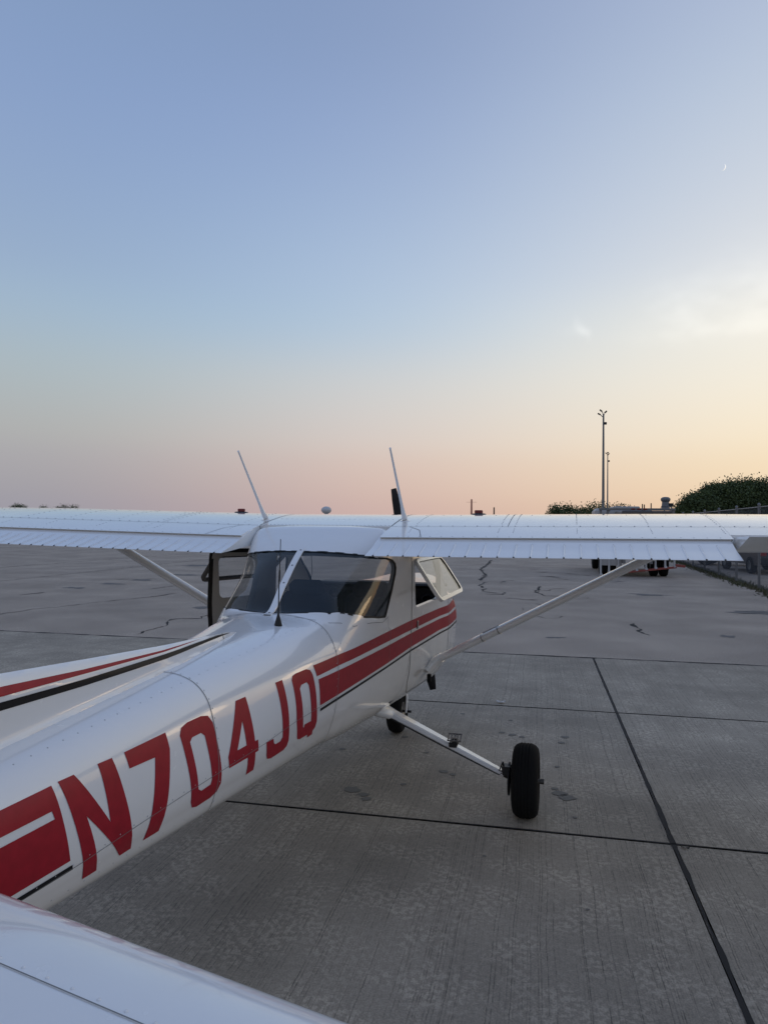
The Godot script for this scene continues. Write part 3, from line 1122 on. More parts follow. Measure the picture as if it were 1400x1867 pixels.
func door(side: float) -> void:
	var at: Callable = side_right if side > 0 else side_left
	var outline := dense(door_line, .03)
	var inset: PackedVector2Array = Geometry2D.offset_polygon(outline, -0.003)[0]
	var win := dense(door_window, .03)
	var st := begin()
	patch(st, inset, [win], at, Vector2(.05, .05), 0.0003)
	var d := put(st, "door", mats["white paint"], plane, false)
	d.transform = swing(side)
	if side < 0:
		d.set_meta("label", "cabin door swung open beyond the rear window")
	st = begin()
	patch(st, inset, [win], at, Vector2(.08, .08), -0.034, true)
	put(st, "door_lining", mats["liner"] if side > 0 else mats["door lining"], d, false)
	st = begin()
	rim(st, inset, at, 0.0, -0.034)
	seam(st, inset, at, 0.03, -0.0345, true)
	put(st, "door_seal", mats["black trim"], d)
	st = begin()
	rim(st, win, at, 0.0, -0.034)
	put(st, "window_frame_edge", mats["black trim"] if side < 0 else mats["white paint"], d)
	if side < 0:
		# its stripes
		for a in [[.116, 1.171, -.5, 1.178, -.74, 1.177, -.74, 1.122, -.5, 1.122, .116, 1.112], [.111, 1.091, -.5, 1.102, -.74, 1.102, -.74, 1.026, -.5, 1.022, .111, 1.003]]:
			st = begin()
			patch(st, vec2s(a), [], at, Vector2(.04, .03), 0.0013)
			put(st, "red_band", mats["red paint"], d, false)
	# handle
	st = begin()
	var h: Array = at.call(Vector2(.0, 1.128))
	box(st, h[0] + h[1] * .004, Vector3(.008, .05, .022), .003)
	put(st, "door_handle", mats["steel"], d)
	# the window, hinged along its top edge and pushed out
	var top0: Vector3 = at.call(Vector2(.05, 1.535))[0]
	var top1: Vector3 = at.call(Vector2(-.54, 1.535))[0]
	var axis := (top0 - top1).normalized()
	var push := Transform3D(Basis(), top0) * Transform3D(Basis(axis, deg_to_rad(33.0 if side > 0 else 50.0) * side), Vector3.ZERO) * Transform3D(Basis(), -top0)
	var outer: PackedVector2Array = Geometry2D.offset_polygon(win, 0.008)[0]
	var inner: PackedVector2Array = Geometry2D.offset_polygon(win, -0.016)[0]
	st = begin()
	patch(st, outer, [inner], at, Vector2(.05, .05), 0.012)
	patch(st, outer, [inner], at, Vector2(.05, .05), -0.010, true)
	var fr := put(st, "window_frame", mats["white paint"] if side > 0 else mats["worn metal"], d, false)
	fr.transform = push
	st = begin()
	rim(st, outer, at, 0.012, -0.010)
	put(st, "window_frame_rim", mats["white paint"] if side > 0 else mats["worn metal"], fr)
	st = begin()
	rim(st, inner, at, 0.012, -0.010)
	put(st, "window_seal", mats["black trim"], fr)
	st = begin()
	patch(st, inner, [], at, Vector2(.08, .08), 0.006)
	put(st, "window_pane", mats["clear glass"], fr, false)

func cabin_roof() -> void:
	var st := begin()
	wing_skin(st, [-.41, -.2, 0.0, .2, .41], .655, .62)
	var r := put(st, "cabin_roof", mats["white paint"], plane)
	st = begin()
	seam(st, line(Vector2(-.41, .652), Vector2(.41, .652), .03), wing_at, .004)
	for x: float in [-.412, .412]:
		seam(st, line(Vector2(x, .1), Vector2(x, .652), .02), wing_at, .004)
	put(st, "panel_seams", mats["seam"], r)
	st = begin()
	rivets(st, line(Vector2(-.40, .638), Vector2(.40, .638), .005), wing_at, .022, .0034)
	rivets(st, line(Vector2(-.40, .50), Vector2(.40, .50), .005), wing_at, .03, .003)
	put(st, "rivet_heads", mats["dark rivet"], r)

func wing(side: float) -> void:
	var white: Material = mats["white paint"]
	var st := begin()
	var xs := []
	for k in 8:
		xs.append(lerpf(.413, 2.175, k / 7.0) * side)
	wing_skin(st, xs, .828, .70)
	xs = []
	for x: float in [2.176, 2.5, 3.0, 3.5, 4.0, 4.4, 4.5]:
		xs.append(x * side)
	wing_skin(st, xs, .775, .775)
	var w := put(st, "wing", white, plane)
	# rounded tip
	st = begin()
	var rings := []
	for k in 6:
		var t := k / 5.0
		var ring := []
		for n in 40:
			var c := pow(absf(1.0 - n / 20.0), 1.6)
			var p := wing_point(4.5 * side, clampf(lerpf(.5, c, sqrt(1.0 - t * t * 0.98)), 0, 1), n < 20)
			var mid := wing_point(4.5 * side, .5, true).lerp(wing_point(4.5 * side, .5, false), .5)
			ring.append(Vector3((4.502 + .14 * t) * side, lerpf(mid.y, p.y, sqrt(1.0 - t * t * 0.98)), p.z))
		rings.append(ring)
	loft(st, rings)
	put(st, "wing_tip", white, plane)
	# flap, with its pressed beads and the black-headed fasteners along its edge
	st = begin()
	rings = []
	for k in 6:
		rings.append(flap_ring(lerpf(.402, 2.165, k / 5.0) * side))
	loft(st, rings)
	var f := put(st, "flap", white, plane)
	var pitch := .0784
	var n_beads := 22
	for k in n_beads:
		var x := (.402 + pitch * (k + .55)) * side
		st = begin()
		st.set_smooth_group(0)
		var l := []
		var m := []
		var r := []
		for j in 9:
			var t := lerpf(.06, .97, j / 8.0)
			var h: Array = flap_at(Vector2(x, t))
			var wide := .0062 * (1.0 - .15 * t) * (0.3 if j == 0 else 1.0)
			l.append(h[0] - Vector3(wide, 0, 0) - h[1] * .0003)
			r.append(h[0] + Vector3(wide, 0, 0) - h[1] * .0003)
			m.append(h[0] + h[1] * wide * 0.95)
		for j in 8:
			quad(st, l[j], m[j], m[j + 1], l[j + 1])
			quad(st, m[j], r[j], r[j + 1], m[j + 1])
		put(st, "bead", mats["white paint"], f)
		st = begin()
		var e: Array = flap_at(Vector2(x, 1.0))
		box(st, e[0] + Vector3(0, .001, -.002), Vector3(.008, .005, .008), .0015)
		put(st, "fastener", mats["black trim"], f)
	# aileron: up on the right, down on the left
	st = begin()
	rings = []
	for x: float in [2.185, 2.6, 3.2, 3.8, 4.3]:
		rings.append(control_ring(x * side, .775, deg_to_rad(-16.0 if side > 0 else 12.0), 0.004, 0.01))
	loft(st, rings)
	put(st, "aileron", white, plane)
	# joints and rivet rows
	st = begin()
	seam(st, line(Vector2(.42 * side, .655), Vector2(4.3 * side, .655), .05), wing_at, .0034)
	for x: float in [1.08, 3.1]:
		seam(st, line(Vector2(x * side, .05), Vector2(x * side, .655), .02), wing_at, .0026)
	seam(st, vec2s([.52 * side, .655, .60 * side, .72, .64 * side, .825]), wing_at, .004)
	put(st, "panel_seams", mats["seam"], w)
	st = begin()
	rivets(st, line(Vector2(.42 * side, .645), Vector2(4.3 * side, .645), .01), wing_at, .062, .0042)
	rivets(st, line(Vector2(.45 * side, .815), Vector2(2.16 * side, .815), .01), wing_at, .05, .003)
	rivets(st, line(Vector2(.42 * side, .35), Vector2(4.3 * side, .35), .01), wing_at, .10, .0034)
	for x: float in [.55, 1.04, 1.12, 1.45, 1.82, 2.16, 2.6, 3.0, 3.4]:
		rivets(st, line(Vector2(x * side, .25), Vector2(x * side, .63), .003), wing_at, .05, .0036)
		rivets(st, line(Vector2(x * side, .67), Vector2(x * side, .76), .003), wing_at, .03, .003)
	put(st, "rivet_heads", mats["dark rivet"], w)
	# fuel filler: light dished plate, red cap with a tab
	var h: Array = wing_at(Vector2(.84 * side, .24))
	st = begin()
	lathe(st, h[0], h[1], [Vector2(0, .007), Vector2(.036, .007), Vector2(.046, .004), Vector2(.05, 0)], 24)
	var cap := put(st, "fuel_cap", mats["black metal"], plane)
	st = begin()
	var nrm: Vector3 = h[1]
	box(st, h[0] + nrm * .017, Vector3(.052, .022, .02), .004)
	put(st, "cap_tab", mats["cap red"], cap)
	# aerial rods raked back from the wing roots
	var base: Array = wing_at(Vector2(.452 * side, .535))
	st = begin()
	var foot: Vector3 = base[0]
	var tip := Vector3(.456 * side, 2.183, .645)
	var up: Vector3 = base[1]
	lathe(st, foot - up * .002, up, [Vector2(0, .004), Vector2(.03, .004), Vector2(.034, 0)], 16)
	tube(st, [foot, foot + up * .02 + Vector3(0, 0, .006), foot + (tip - foot) * .12, foot + (tip - foot) * .24, tip - (tip - foot) * .012, tip], [.022, .018, .013, .0085, .0052, .0062], 12)
	put(st, "rod_antenna", mats["white paint"], plane)
	# lift strut, streamlined, with fairings at both ends
	var a := Vector3(.53 * side, .838, -.375)
	var b := Vector3(1.962 * side, 1.60 + wing_lift(1.96 * side), -.238)
	st = begin()
	tube(st, [a, a.lerp(b, .02), b], [.060, .060, .060], 20, true, .44, Vector3(0, 0, 1))
	var s := put(st, "wing_strut", mats["white paint"], plane)
	st = begin()
	for t: float in [.225, .30]:
		tube(st, [a.lerp(b, t), a.lerp(b, t + .004)], [.0625, .0625], 20, true, .47, Vector3(0, 0, 1))
	tube(st, [a.lerp(b, .225) + Vector3(0, .031, .012), a.lerp(b, .30) + Vector3(0, .031, .012)], [.003, .003], 6)
	put(st, "strap", mats["steel"], s)
	st = begin()
	tube(st, [Vector3(.475 * side, .765, -.335), Vector3(.505 * side, .805, -.355), a + (a - b) * -.012, a.lerp(b, .03)], [.062, .066, .063, .061], 20, true, .50, Vector3(0, 0, 1))
	put(st, "strut_fairing", mats["white paint"], s)
	st = begin()
	tube(st, [a.lerp(b, .955), b, b + (b - a) * .03], [.062, .078, .09], 20, true, .5, Vector3(0, 0, 1))
	put(st, "strut_fairing", mats["white paint"], s)
	# black step below the strut
	st = begin()
	prism(st, vec2s([-.016, .02, .016, .02, .012, -.03, -.010, -.03]), -.012, .012, func(p: Vector2, q: float) -> Vector3: return Vector3((.50 + q) * side, .735 + p.y, -.30 + p.x))
	put(st, "step", mats["rubber"], plane)

func main_gear(side: float) -> void:
	var wheel_at := Vector3(1.16 * side, .215, 0)
	# spring leg
	var a := Vector3(.26 * side, .585, .01)
	var b := Vector3(1.03 * side, .243, .0)
	var st := begin()
	st.set_smooth_group(-1)
	var rings := []
	for k in 7:
		var t := k / 6.0
		var p := a.lerp(b, t)
		var w := lerpf(.045, .028, t)
		var h := lerpf(.020, .014, t)
		var d := (b - a).normalized()
		var up := Vector3(0, 0, 1).cross(d).normalized()
		up = up if up.y > 0 else -up
		var ring := []
		for e in [[-1, .55], [-.8, 1], [.8, 1], [1, .55], [1, -.55], [.8, -1], [-.8, -1], [-1, -.55]]:
			ring.append(p + Vector3(0, 0, e[0] * w) + up * e[1] * h)
		rings.append(ring)
	for k in 6:
		for n in 8:
			var m := (n + 1) % 8
			quad(st, rings[k][n], rings[k][m], rings[k + 1][m], rings[k + 1][n])
	for n in range(1, 7):
		tri(st, rings[6][0], rings[6][n], rings[6][n + 1])
	var leg := put(st, "gear_leg", mats["white paint"], plane)
	# fairing where the leg leaves the belly
	st = begin()
	tube(st, [Vector3(.20 * side, .612, .045), Vector3(.255 * side, .587, .04), Vector3(.305 * side, .565, .02), a.lerp(b, .075), a.lerp(b, .10)], [.11, .092, .070, .060, .055], 18, true, .48, Vector3(0, 0, 1))
	put(st, "leg_fairing", mats["white paint"], leg)
	for t: float in [.46, .86]:
		st = begin()
		var p := a.lerp(b, t)
		tube(st, [p, p + (b - a) * .004], [lerpf(.047, .029, t), lerpf(.047, .029, t)], 4, true, .40, Vector3(0, .2, 1))
		put(st, "leg_joint", mats["seam"], leg)
	# brake line along the leg
	st = begin()
	var down := Vector3(0, -.02, .045)
	tube(st, [a + down, a.lerp(b, .5) + Vector3(0, -.02, .036), a.lerp(b, .96) + Vector3(0, -.016, .024), b + Vector3(.02 * side, .03, .03)], [.004, .004, .004, .004], 6)
	put(st, "brake_line", mats["black metal"], leg)
	# foot step: an open plate on a short bracket
	var sp := a.lerp(b, .61) + Vector3(0, .028, .04)
	st = begin()
	var lean := Basis(Vector3.RIGHT, deg_to_rad(28))
	for e in [[0, -.03, .085, .007], [0, .03, .085, .007]]:
		box(st, sp + Vector3(0, .045, 0) + lean * Vector3(0, 0, e[1]), Vector3(e[2], .006, e[3]), 0.0, lean)
	for k in 5:
		box(st, sp + Vector3(0, .045, 0) + lean * Vector3(-.038 + k * .019, 0, 0), Vector3(.006, .006, .06), 0.0, lean)
	var step_plate := put(st, "foot_step", mats["steel"], leg)
	st = begin()
	box(st, sp + Vector3(0, .018, 0), Vector3(.03, .045, .03), .004)
	box(st, sp + Vector3(-.01 * side, .0, -.03), Vector3(.05, .03, .09), .004)
	put(st, "step_bracket", mats["black metal"], step_plate)
	# tyre, wheel, brake
	st = begin()
	var prof := [Vector2(.105, -.062), Vector2(.135, -.074), Vector2(.165, -.078), Vector2(.190, -.072), Vector2(.205, -.058), Vector2(.211, -.046), Vector2(.213, -.04), Vector2(.2145, -.02), Vector2(.215, 0), Vector2(.2145, .02), Vector2(.213, .04), Vector2(.211, .046), Vector2(.205, .058), Vector2(.190, .072), Vector2(.165, .078), Vector2(.135, .074), Vector2(.105, .062)]
	lathe(st, wheel_at, Vector3.RIGHT, prof, 48)
	var tyre := put(st, "tyre", mats["rubber"], plane)
	st = begin()
	for x: float in [-.028, -.010, .010, .028]:
		lathe(st, wheel_at + Vector3(x, 0, 0), Vector3.RIGHT, [Vector2(.2135, -.006), Vector2(.2168, -.005), Vector2(.2168, .005), Vector2(.2135, .006)], 48)
	put(st, "tread_rib", mats["rubber"], tyre)
	st = begin()
	lathe(st, wheel_at, Vector3.RIGHT, [Vector2(.108, -.055), Vector2(.10, -.05), Vector2(.09, -.03), Vector2(.04, -.025), Vector2(.035, -.05), Vector2(0, -.05), Vector2(0, .05), Vector2(.035, .05), Vector2(.04, .025), Vector2(.09, .03), Vector2(.10, .05), Vector2(.108, .055)], 32)
	put(st, "wheel_rim", mats["worn metal"], tyre)
	st = begin()
	tube(st, [wheel_at, wheel_at + Vector3(.105 * side, 0, 0)], [.014, .014], 12)
	tube(st, [wheel_at + Vector3(.088 * side, 0, 0), wheel_at + Vector3(.108 * side, 0, 0)], [.017, .017], 6)
	put(st, "axle_nut", mats["worn metal"], tyre)
	st = begin()
	var disc := wheel_at - Vector3(.100 * side, 0, 0)
	lathe(st, disc, Vector3.RIGHT, [Vector2(0, -.004), Vector2(.098, -.004), Vector2(.098, .004), Vector2(0, .004)], 32)
	lathe(st, disc + Vector3(.022 * side, 0, 0), Vector3.RIGHT, [Vector2(.0, -.003), Vector2(.09, -.003), Vector2(.09, .003), Vector2(0, .003)], 32)
	var brake := put(st, "brake_disc", mats["black metal"], plane)
	st = begin()
	box(st, disc + Vector3(-.012 * side, .062, .03), Vector3(.05, .055, .075), .006)
	box(st, disc + Vector3(-.03 * side, .07, .045), Vector3(.022, .035, .03), .004)
	tube(st, [disc + Vector3(-.03 * side, .09, .05), disc + Vector3(-.035 * side, .115, .052)], [.006, .005], 8)
	tube(st, [disc + Vector3(-.035 * side, .112, .052), disc + Vector3(-.055 * side, .06, .05), b + Vector3(.0, .02, .03)], [.004, .004, .004], 6)
	put(st, "brake_caliper", mats["black metal"], brake)
	st = begin()
	tube(st, [b - (wheel_at - b) * .12, b.lerp(wheel_at, .2), b.lerp(wheel_at, .55), disc], [.020, .026, .020, .034], 12)
	put(st, "axle", mats["black metal"], brake)

func nose() -> void:
	# front of the cowling, spinner, propeller, nose leg
	var st := begin()
	st.set_smooth_group(0)
	var rim_pts := []
	for k in 64:
		rim_pts.append(body(-1.95, -1.0 + 2.0 * k / 64.0))
	var face := []
	for p in rim_pts:
		face.append(Vector3(p.x * .62, lerpf(1.06, p.y, .62), -2.0))
	for k in 64:
		var l := (k + 1) % 64
		quad(st, rim_pts[k], rim_pts[l], face[l], face[k])
		tri(st, Vector3(0, 1.06, -2.0), face[k], face[l])
	put(st, "nose_cowl", mats["white paint"], plane)
	var hub := Vector3(0, 1.17, -2.06)
	st = begin()
	lathe(st, hub + Vector3(0, 0, .06), Vector3(0, 0, -1), [Vector2(0, 0), Vector2(.13, 0), Vector2(.128, .05), Vector2(.11, .13), Vector2(.07, .21), Vector2(.03, .25), Vector2(0, .26)], 28)
	put(st, "spinner", mats["white paint"], plane)
	var along := Vector3(-.21, 1, 0).normalized()
	var across := along.cross(Vector3(0, 0, 1)).normalized()
	for s: float in [1.0, -1.0]:
		st = begin()
		var rings := []
		for e in [[.08, .035, .05], [.2, .052, .032], [.4, .066, .020], [.6, .064, .014], [.72, .055, .010], [.85, .042, .007], [.945, .029, .005], [.95, .027, .003]]:
			var r: float = e[0]
			var twist := lerpf(.9, .25, r / .95)
			var c := across * cos(twist) + Vector3(0, 0, 1) * sin(twist) * s
			var n := along.cross(c)
			var ring := []
			for k in 12:
				var a := TAU * k / 12
				ring.append(hub + along * r * s + c * cos(a) * e[1] + n * sin(a) * e[2])
			rings.append(ring)
		loft(st, rings)
		put(st, "propeller_blade", mats["black paint"], plane)
	# nose wheel in its fork
	var w := Vector3(0, .18, -1.473)
	st = begin()
	lathe(st, w, Vector3.RIGHT, [Vector2(.075, -.048), Vector2(.11, -.06), Vector2(.145, -.062), Vector2(.168, -.05), Vector2(.178, -.03), Vector2(.18, 0), Vector2(.178, .03), Vector2(.168, .05), Vector2(.145, .062), Vector2(.11, .06), Vector2(.075, .048)], 40)
	var t := put(st, "nose_tyre", mats["rubber"], plane)
	st = begin()
	lathe(st, w, Vector3.RIGHT, [Vector2(.08, -.046), Vector2(.07, -.052), Vector2(.06, -.035), Vector2(.03, -.04), Vector2(0, -.05), Vector2(0, .05), Vector2(.03, .04), Vector2(.06, .035), Vector2(.07, .052), Vector2(.08, .046)], 24)
	put(st, "wheel_rim", mats["steel"], t)
	st = begin()
	tube(st, [w - Vector3(.12, 0, 0), w + Vector3(.12, 0, 0)], [.011, .011], 10)
	put(st, "axle", mats["black metal"], t)
	st = begin()
	for s: float in [-1.0, 1.0]:
		tube(st, [w + Vector3(.078 * s, -.01, 0), w + Vector3(.08 * s, .12, -.01), w + Vector3(.07 * s, .215, -.02), w + Vector3(.02 * s, .245, -.03)], [.022, .024, .024, .03], 12, true, .45, Vector3(0, 0, 1))
	tube(st, [w + Vector3(0, .22, -.03), w + Vector3(0, .62, -.09)], [.036, .036], 14)
	put(st, "nose_fork", mats["white paint"], plane)

# ---- tail
func tail_point(x: float, c: float, upper: bool) -> Vector3:
	var z0 := 3.271 + .215 * (absf(x) - .37)
	var z1 := 4.46
	var z := lerpf(z0, z1, c)
	var t := 0.5 * (0.2969 * sqrt(c) - 0.126 * c - 0.3516 * c * c + 0.2843 * c * c * c - 0.1036 * c * c * c * c) * (z1 - z0) * 0.95
	return Vector3(x, 1.035 + (t if upper else -t), z)

func tail_at(p: Vector2) -> Array:
	var up := p.y >= 0
	var c := absf(p.y)
	var a := tail_point(p.x, maxf(c - .004, 0), up)
	var b := tail_point(p.x, c + .004, up)
	var d := tail_point(p.x + .01, c, up) - tail_point(p.x - .01, c, up)
	var n := (b - a).cross(d).normalized()
	return [tail_point(p.x, c, up), n if (n.y > 0) == up else -n]

func fin_top(z: float) -> float:
	var pts := [1.56, 1.284, 1.65, 1.297, 1.88, 1.309, 2.135, 1.320, 2.58, 1.349, 2.9, 1.371, 3.04, 1.40, 3.2, 1.53, 3.78, 2.17, 3.87, 2.24, 3.96, 2.27, 4.5, 2.29]
	for i in range(0, pts.size() - 2, 2):
		if z <= pts[i + 2]:
			return lerpf(pts[i + 1], pts[i + 3], clampf((z - pts[i]) / (pts[i + 2] - pts[i]), 0, 1))
	return 2.29

func fin_half(z: float, y: float) -> float:
	var d := maxf(fin_top(z) - y, 0.0)
	var ahead := clampf((z - 1.56) / .5, 0, 1)
	var flare := .012 * exp(-maxf(y - body(z, 0).y, 0.0) / .010) * ahead
	return (.004 + .026 * ahead) * sqrt(clampf(d / .055, 0, 1)) + flare + .0006

func fin_right(p: Vector2) -> Array:
	var e := .003
	var h := fin_half(p.x, p.y)
	var n := Vector3(1, -(fin_half(p.x, p.y + e) - fin_half(p.x, p.y - e)) / (2 * e), -(fin_half(p.x + e, p.y) - fin_half(p.x - e, p.y)) / (2 * e)).normalized()
	return [Vector3(h, p.y, p.x), n]

func fin_left(p: Vector2) -> Array:
	var r := fin_right(p)
	return [Vector3(-r[0].x, r[0].y, r[0].z), Vector3(-r[1].x, r[1].y, r[1].z)]

func tail() -> void:
	var white: Material = mats["white paint"]
	# fin with its long dorsal fillet
	var outline := PackedVector2Array()
	var z := 1.56
	while z < 4.02:
		outline.append(Vector2(z, fin_top(z)))
		z += .02
	outline.append(Vector2(4.02, fin_top(4.02)))
	z = 4.02
	while z > 1.56:
		outline.append(Vector2(z, body(z, 0).y - .012))
		z -= .06
	var st := begin()
	patch(st, outline, [], fin_right, Vector2(.03, .012))
	patch(st, outline, [], fin_left, Vector2(.03, .012))
	var f := put(st, "fin", white, plane, false)
	for at in [fin_right, fin_left]:
		st = begin()
		patch(st, vec2s([1.62, 1.2915, 1.75, 1.2975, 2.17, 1.294, 2.61, 1.298, 2.92, 1.306, 3.4, 1.32, 4.0, 1.35, 4.0, 1.325, 3.4, 1.297, 2.92, 1.285, 2.61, 1.279, 2.17, 1.278, 1.75, 1.2885]), [], at, Vector2(.03, .012), .0012)
		put(st, "black_stripe", mats["black paint"], f, false)
		st = begin()
		patch(st, vec2s([1.88, 1.3045, 2.17, 1.308, 2.61, 1.325, 2.92, 1.343, 3.4, 1.375, 4.0, 1.42, 4.0, 1.39, 3.4, 1.35, 2.92, 1.32, 2.61, 1.3125, 2.17, 1.302]), [], at, Vector2(.03, .012), .0012)
		put(st, "red_stripe", mats["red paint"], f, false)
	st = begin()
	seam(st, vec2s([1.70, 1.275, 1.70, 1.29, 1.70, 1.30]), fin_right, .004)
	put(st, "panel_seams", mats["seam"], f)
	# rudder
	st = begin()
	var rings := []
	for k in 7:
		var y := lerpf(1.13, 2.285, k / 6.0)
		var back := lerpf(4.40, 4.46, k / 6.0)
		rings.append([Vector3(.028, y, 4.03), Vector3(.03, y, 4.08), Vector3(.003, y, back), Vector3(-.003, y, back), Vector3(-.03, y, 4.08), Vector3(-.028, y, 4.03)])
	loft(st, rings)
	put(st, "rudder", white, plane)
	# tailplane and elevators
	for side: float in [1.0, -1.0]:
		st = begin()
		rings = []
		for x: float in [.06, .4, .8, 1.1, 1.33, 1.38, 1.40]:
			var ring := []
			var shrink := 1.0 if x < 1.35 else (.72 if x < 1.39 else .2)
			for k in 21:
				var p := tail_point(x * side, .60 * pow(1.0 - k / 20.0, 2.0), true)
				ring.append(Vector3(p.x, lerpf(1.035, p.y, shrink), p.z))
			for k in range(1, 15):
				var p := tail_point(x * side, .60 * pow(k / 14.0, 2.0), false)
				ring.append(Vector3(p.x, lerpf(1.035, p.y, shrink), p.z))
			rings.append(ring)
		loft(st, rings)
		var s := put(st, "tailplane", mats["white paint"], plane)
		st = begin()
		rings = []
		for x: float in [.06, .7, 1.38]:
			var ring := []
			for k in 9:
				ring.append(tail_point(x * side, lerpf(1.0, .61, k / 8.0), true))
			for k in 9:
				ring.append(tail_point(x * side, lerpf(.61, 1.0, k / 8.0), false) - Vector3(0, .002, 0))
			rings.append(ring)
		loft(st, rings)
		put(st, "elevator", mats["white paint"], plane)
		st = begin()
		seam(st, line(Vector2(.2 * side, .164), Vector2(1.32 * side, .180), .03), tail_at, .0024)
		put(st, "panel_seams", mats["seam"], s)
		st = begin()
		rivets(st, line(Vector2(.2 * side, .154), Vector2(1.32 * side, .170), .004), tail_at, .05, .0035)
		put(st, "rivet_heads", mats["white paint"], s)

func cabin() -> void:
	# floor, seats, instrument panel
	var st := begin()
	box(st, Vector3(0, .71, -.35), Vector3(.76, .03, 1.3), .0)
	box(st, Vector3(0, .93, .55), Vector3(.74, .03, .62), .0)
	box(st, Vector3(0, 1.05, .93), Vector3(.62, .28, .02), .0, Basis(Vector3.RIGHT, -.5))
	put(st, "cabin_floor", mats["liner"], plane)
	for s: float in [-1.0, 1.0]:
		st = begin()
		var lean := Basis(Vector3.RIGHT, .16)
		box(st, Vector3(.215 * s, .83, -.18), Vector3(.38, .13, .44), .04)
		var seat := put(st, "seat", mats["seat cloth"], plane)
		st = begin()
		box(st, Vector3(.215 * s, 1.07, .09), Vector3(.37, .52, .10), .045, lean)
		box(st, Vector3(.215 * s, 1.345, .13), Vector3(.25, .12, .08), .038, lean)
		put(st, "backrest", mats["seat cloth"], seat)
	st = begin()
	box(st, Vector3(0, 1.14, -.86), Vector3(.98, .30, .05), .01)
	box(st, Vector3(0, 1.30, -.92), Vector3(1.0, .03, .18), .012)
	var p := put(st, "instrument_panel", mats["panel black"], plane)
	for k in 6:
		st = begin()
		var c := Vector3(-.36 + (k % 3) * .12, 1.22 - .12 * int(k / 3), -.833)
		lathe(st, c, Vector3(0, 0, 1), [Vector2(.046, 0), Vector2(.048, .008), Vector2(.042, .008), Vector2(.040, .003), Vector2(0, .003)], 20)
		put(st, "gauge", mats["gauge"], p)
	for k in 4:
		st = begin()
		box(st, Vector3(.07, 1.25 - .055 * k, -.83), Vector3(.16, .045, .02), .004)
		put(st, "radio", mats["gauge"], p)
	for k in 2:
		st = begin()
		lathe(st, Vector3(.26 + k * .12, 1.19, -.833), Vector3(0, 0, 1), [Vector2(.046, 0), Vector2(.048, .008), Vector2(.042, .008), Vector2(.040, .003), Vector2(0, .003)], 20)
		put(st, "gauge", mats["gauge"], p)
	for s: float in [-1.0, 1.0]:
		st = begin()
		var y := Vector3(.22 * s, 1.08, -.70)
		tube(st, [y, y + Vector3(0, 0, -.15)], [.012, .012], 8)
		tube(st, [y + Vector3(-.11, .07, .02), y + Vector3(-.10, -.01, .01), y, y + Vector3(.10, -.01, .01), y + Vector3(.11, .07, .02)], [.014, .014, .016, .014, .014], 8)
		put(st, "control_yoke", mats["black trim"], plane)
	st = begin()
	box(st, Vector3(.06, 1.60, -.42), Vector3(.16, .05, .02), .008)
	put(st, "mirror", mats["gauge"], plane)

# ------------------------------------------------------------------ beyond the airplane
# a point at a bearing (degrees right of -z) and distance from where the photographer stands
func afar(bearing: float, dist: float) -> Vector3:
	return Vector3(1.417 + sin(deg_to_rad(bearing)) * dist, 0, 4.424 - cos(deg_to_rad(bearing)) * dist)

func background() -> void:
	mat("lamp grey", lin(.14, .155, .16), 0.5)
	mat("bark", lin(.05, .04, .03), 0.9)
	mat("truck grey", lin(.17, .165, .155), 0.55)
	mat("truck white", lin(.42, .41, .39), 0.5)
	mat("red steel", lin(.26, .06, .045), 0.6)
	mat("marker red", lin(.16, .02, .015), 0.35)
	mat("galvanised", lin(.16, .165, .17), 0.5, 0.4)
	mat("tower white", lin(.55, .56, .57), 0.6)
	mat("mast red", lin(.42, .16, .11), 0.7)
	mat("dark paint", lin(.02, .022, .026), 0.3)
	mat("silver paint", lin(.40, .40, .40), 0.35)
	mat("car glass", lin(.01, .012, .014), 0.06)
	mat("tail lamp", lin(.30, .015, .012), 0.25)
	light_pole("tall grey floodlight pole, the nearer and taller of the two", 2.42, 60.0, 10.85, 0.20, [[-.16, .24, .7], [-.28, -.03, .5], [.14, .12, -.7]])
	light_pole("grey floodlight pole, the shorter one just right of the tallest pole", 2.74, 95.0, 10.85, 0.17, [[-.15, .2, .5], [.02, .3, 0.1], [.1, .1, -.5]])
	truck()
	fence()
	trees()
	towers()
	cars()
	moon()
	# litter on the concrete
	var st := begin()
	prism(st, vec2s([-.045, -.012, .0, -.02, .05, -.006, .03, .018, -.02, .014]), .004, .016, func(p: Vector2, w: float) -> Vector3: return Vector3(.75 + p.x, w + absf(p.x) * .25, -2.70 + p.y))
	var scrap := put(st, "paper_scrap", mats["tower white"], self)
	scrap.set_meta("label", "small white scrap of paper lying on the joint between slabs")
	scrap.set_meta("category", "litter")
	st = begin()
	for k in 4:
		var a := k * 1.3
		tri(st, Vector3(2.03, .006, .21), Vector3(2.03 + cos(a) * .026, .014, .21 + sin(a) * .016), Vector3(2.03 + cos(a + .7) * .022, .004, .21 + sin(a + .7) * .02))
	var leaf := put(st, "dead_leaf", mats["bark"], self)
	leaf.set_meta("label", "small dry brown leaf beside the crossing of the slab joints")
	leaf.set_meta("category", "leaf")

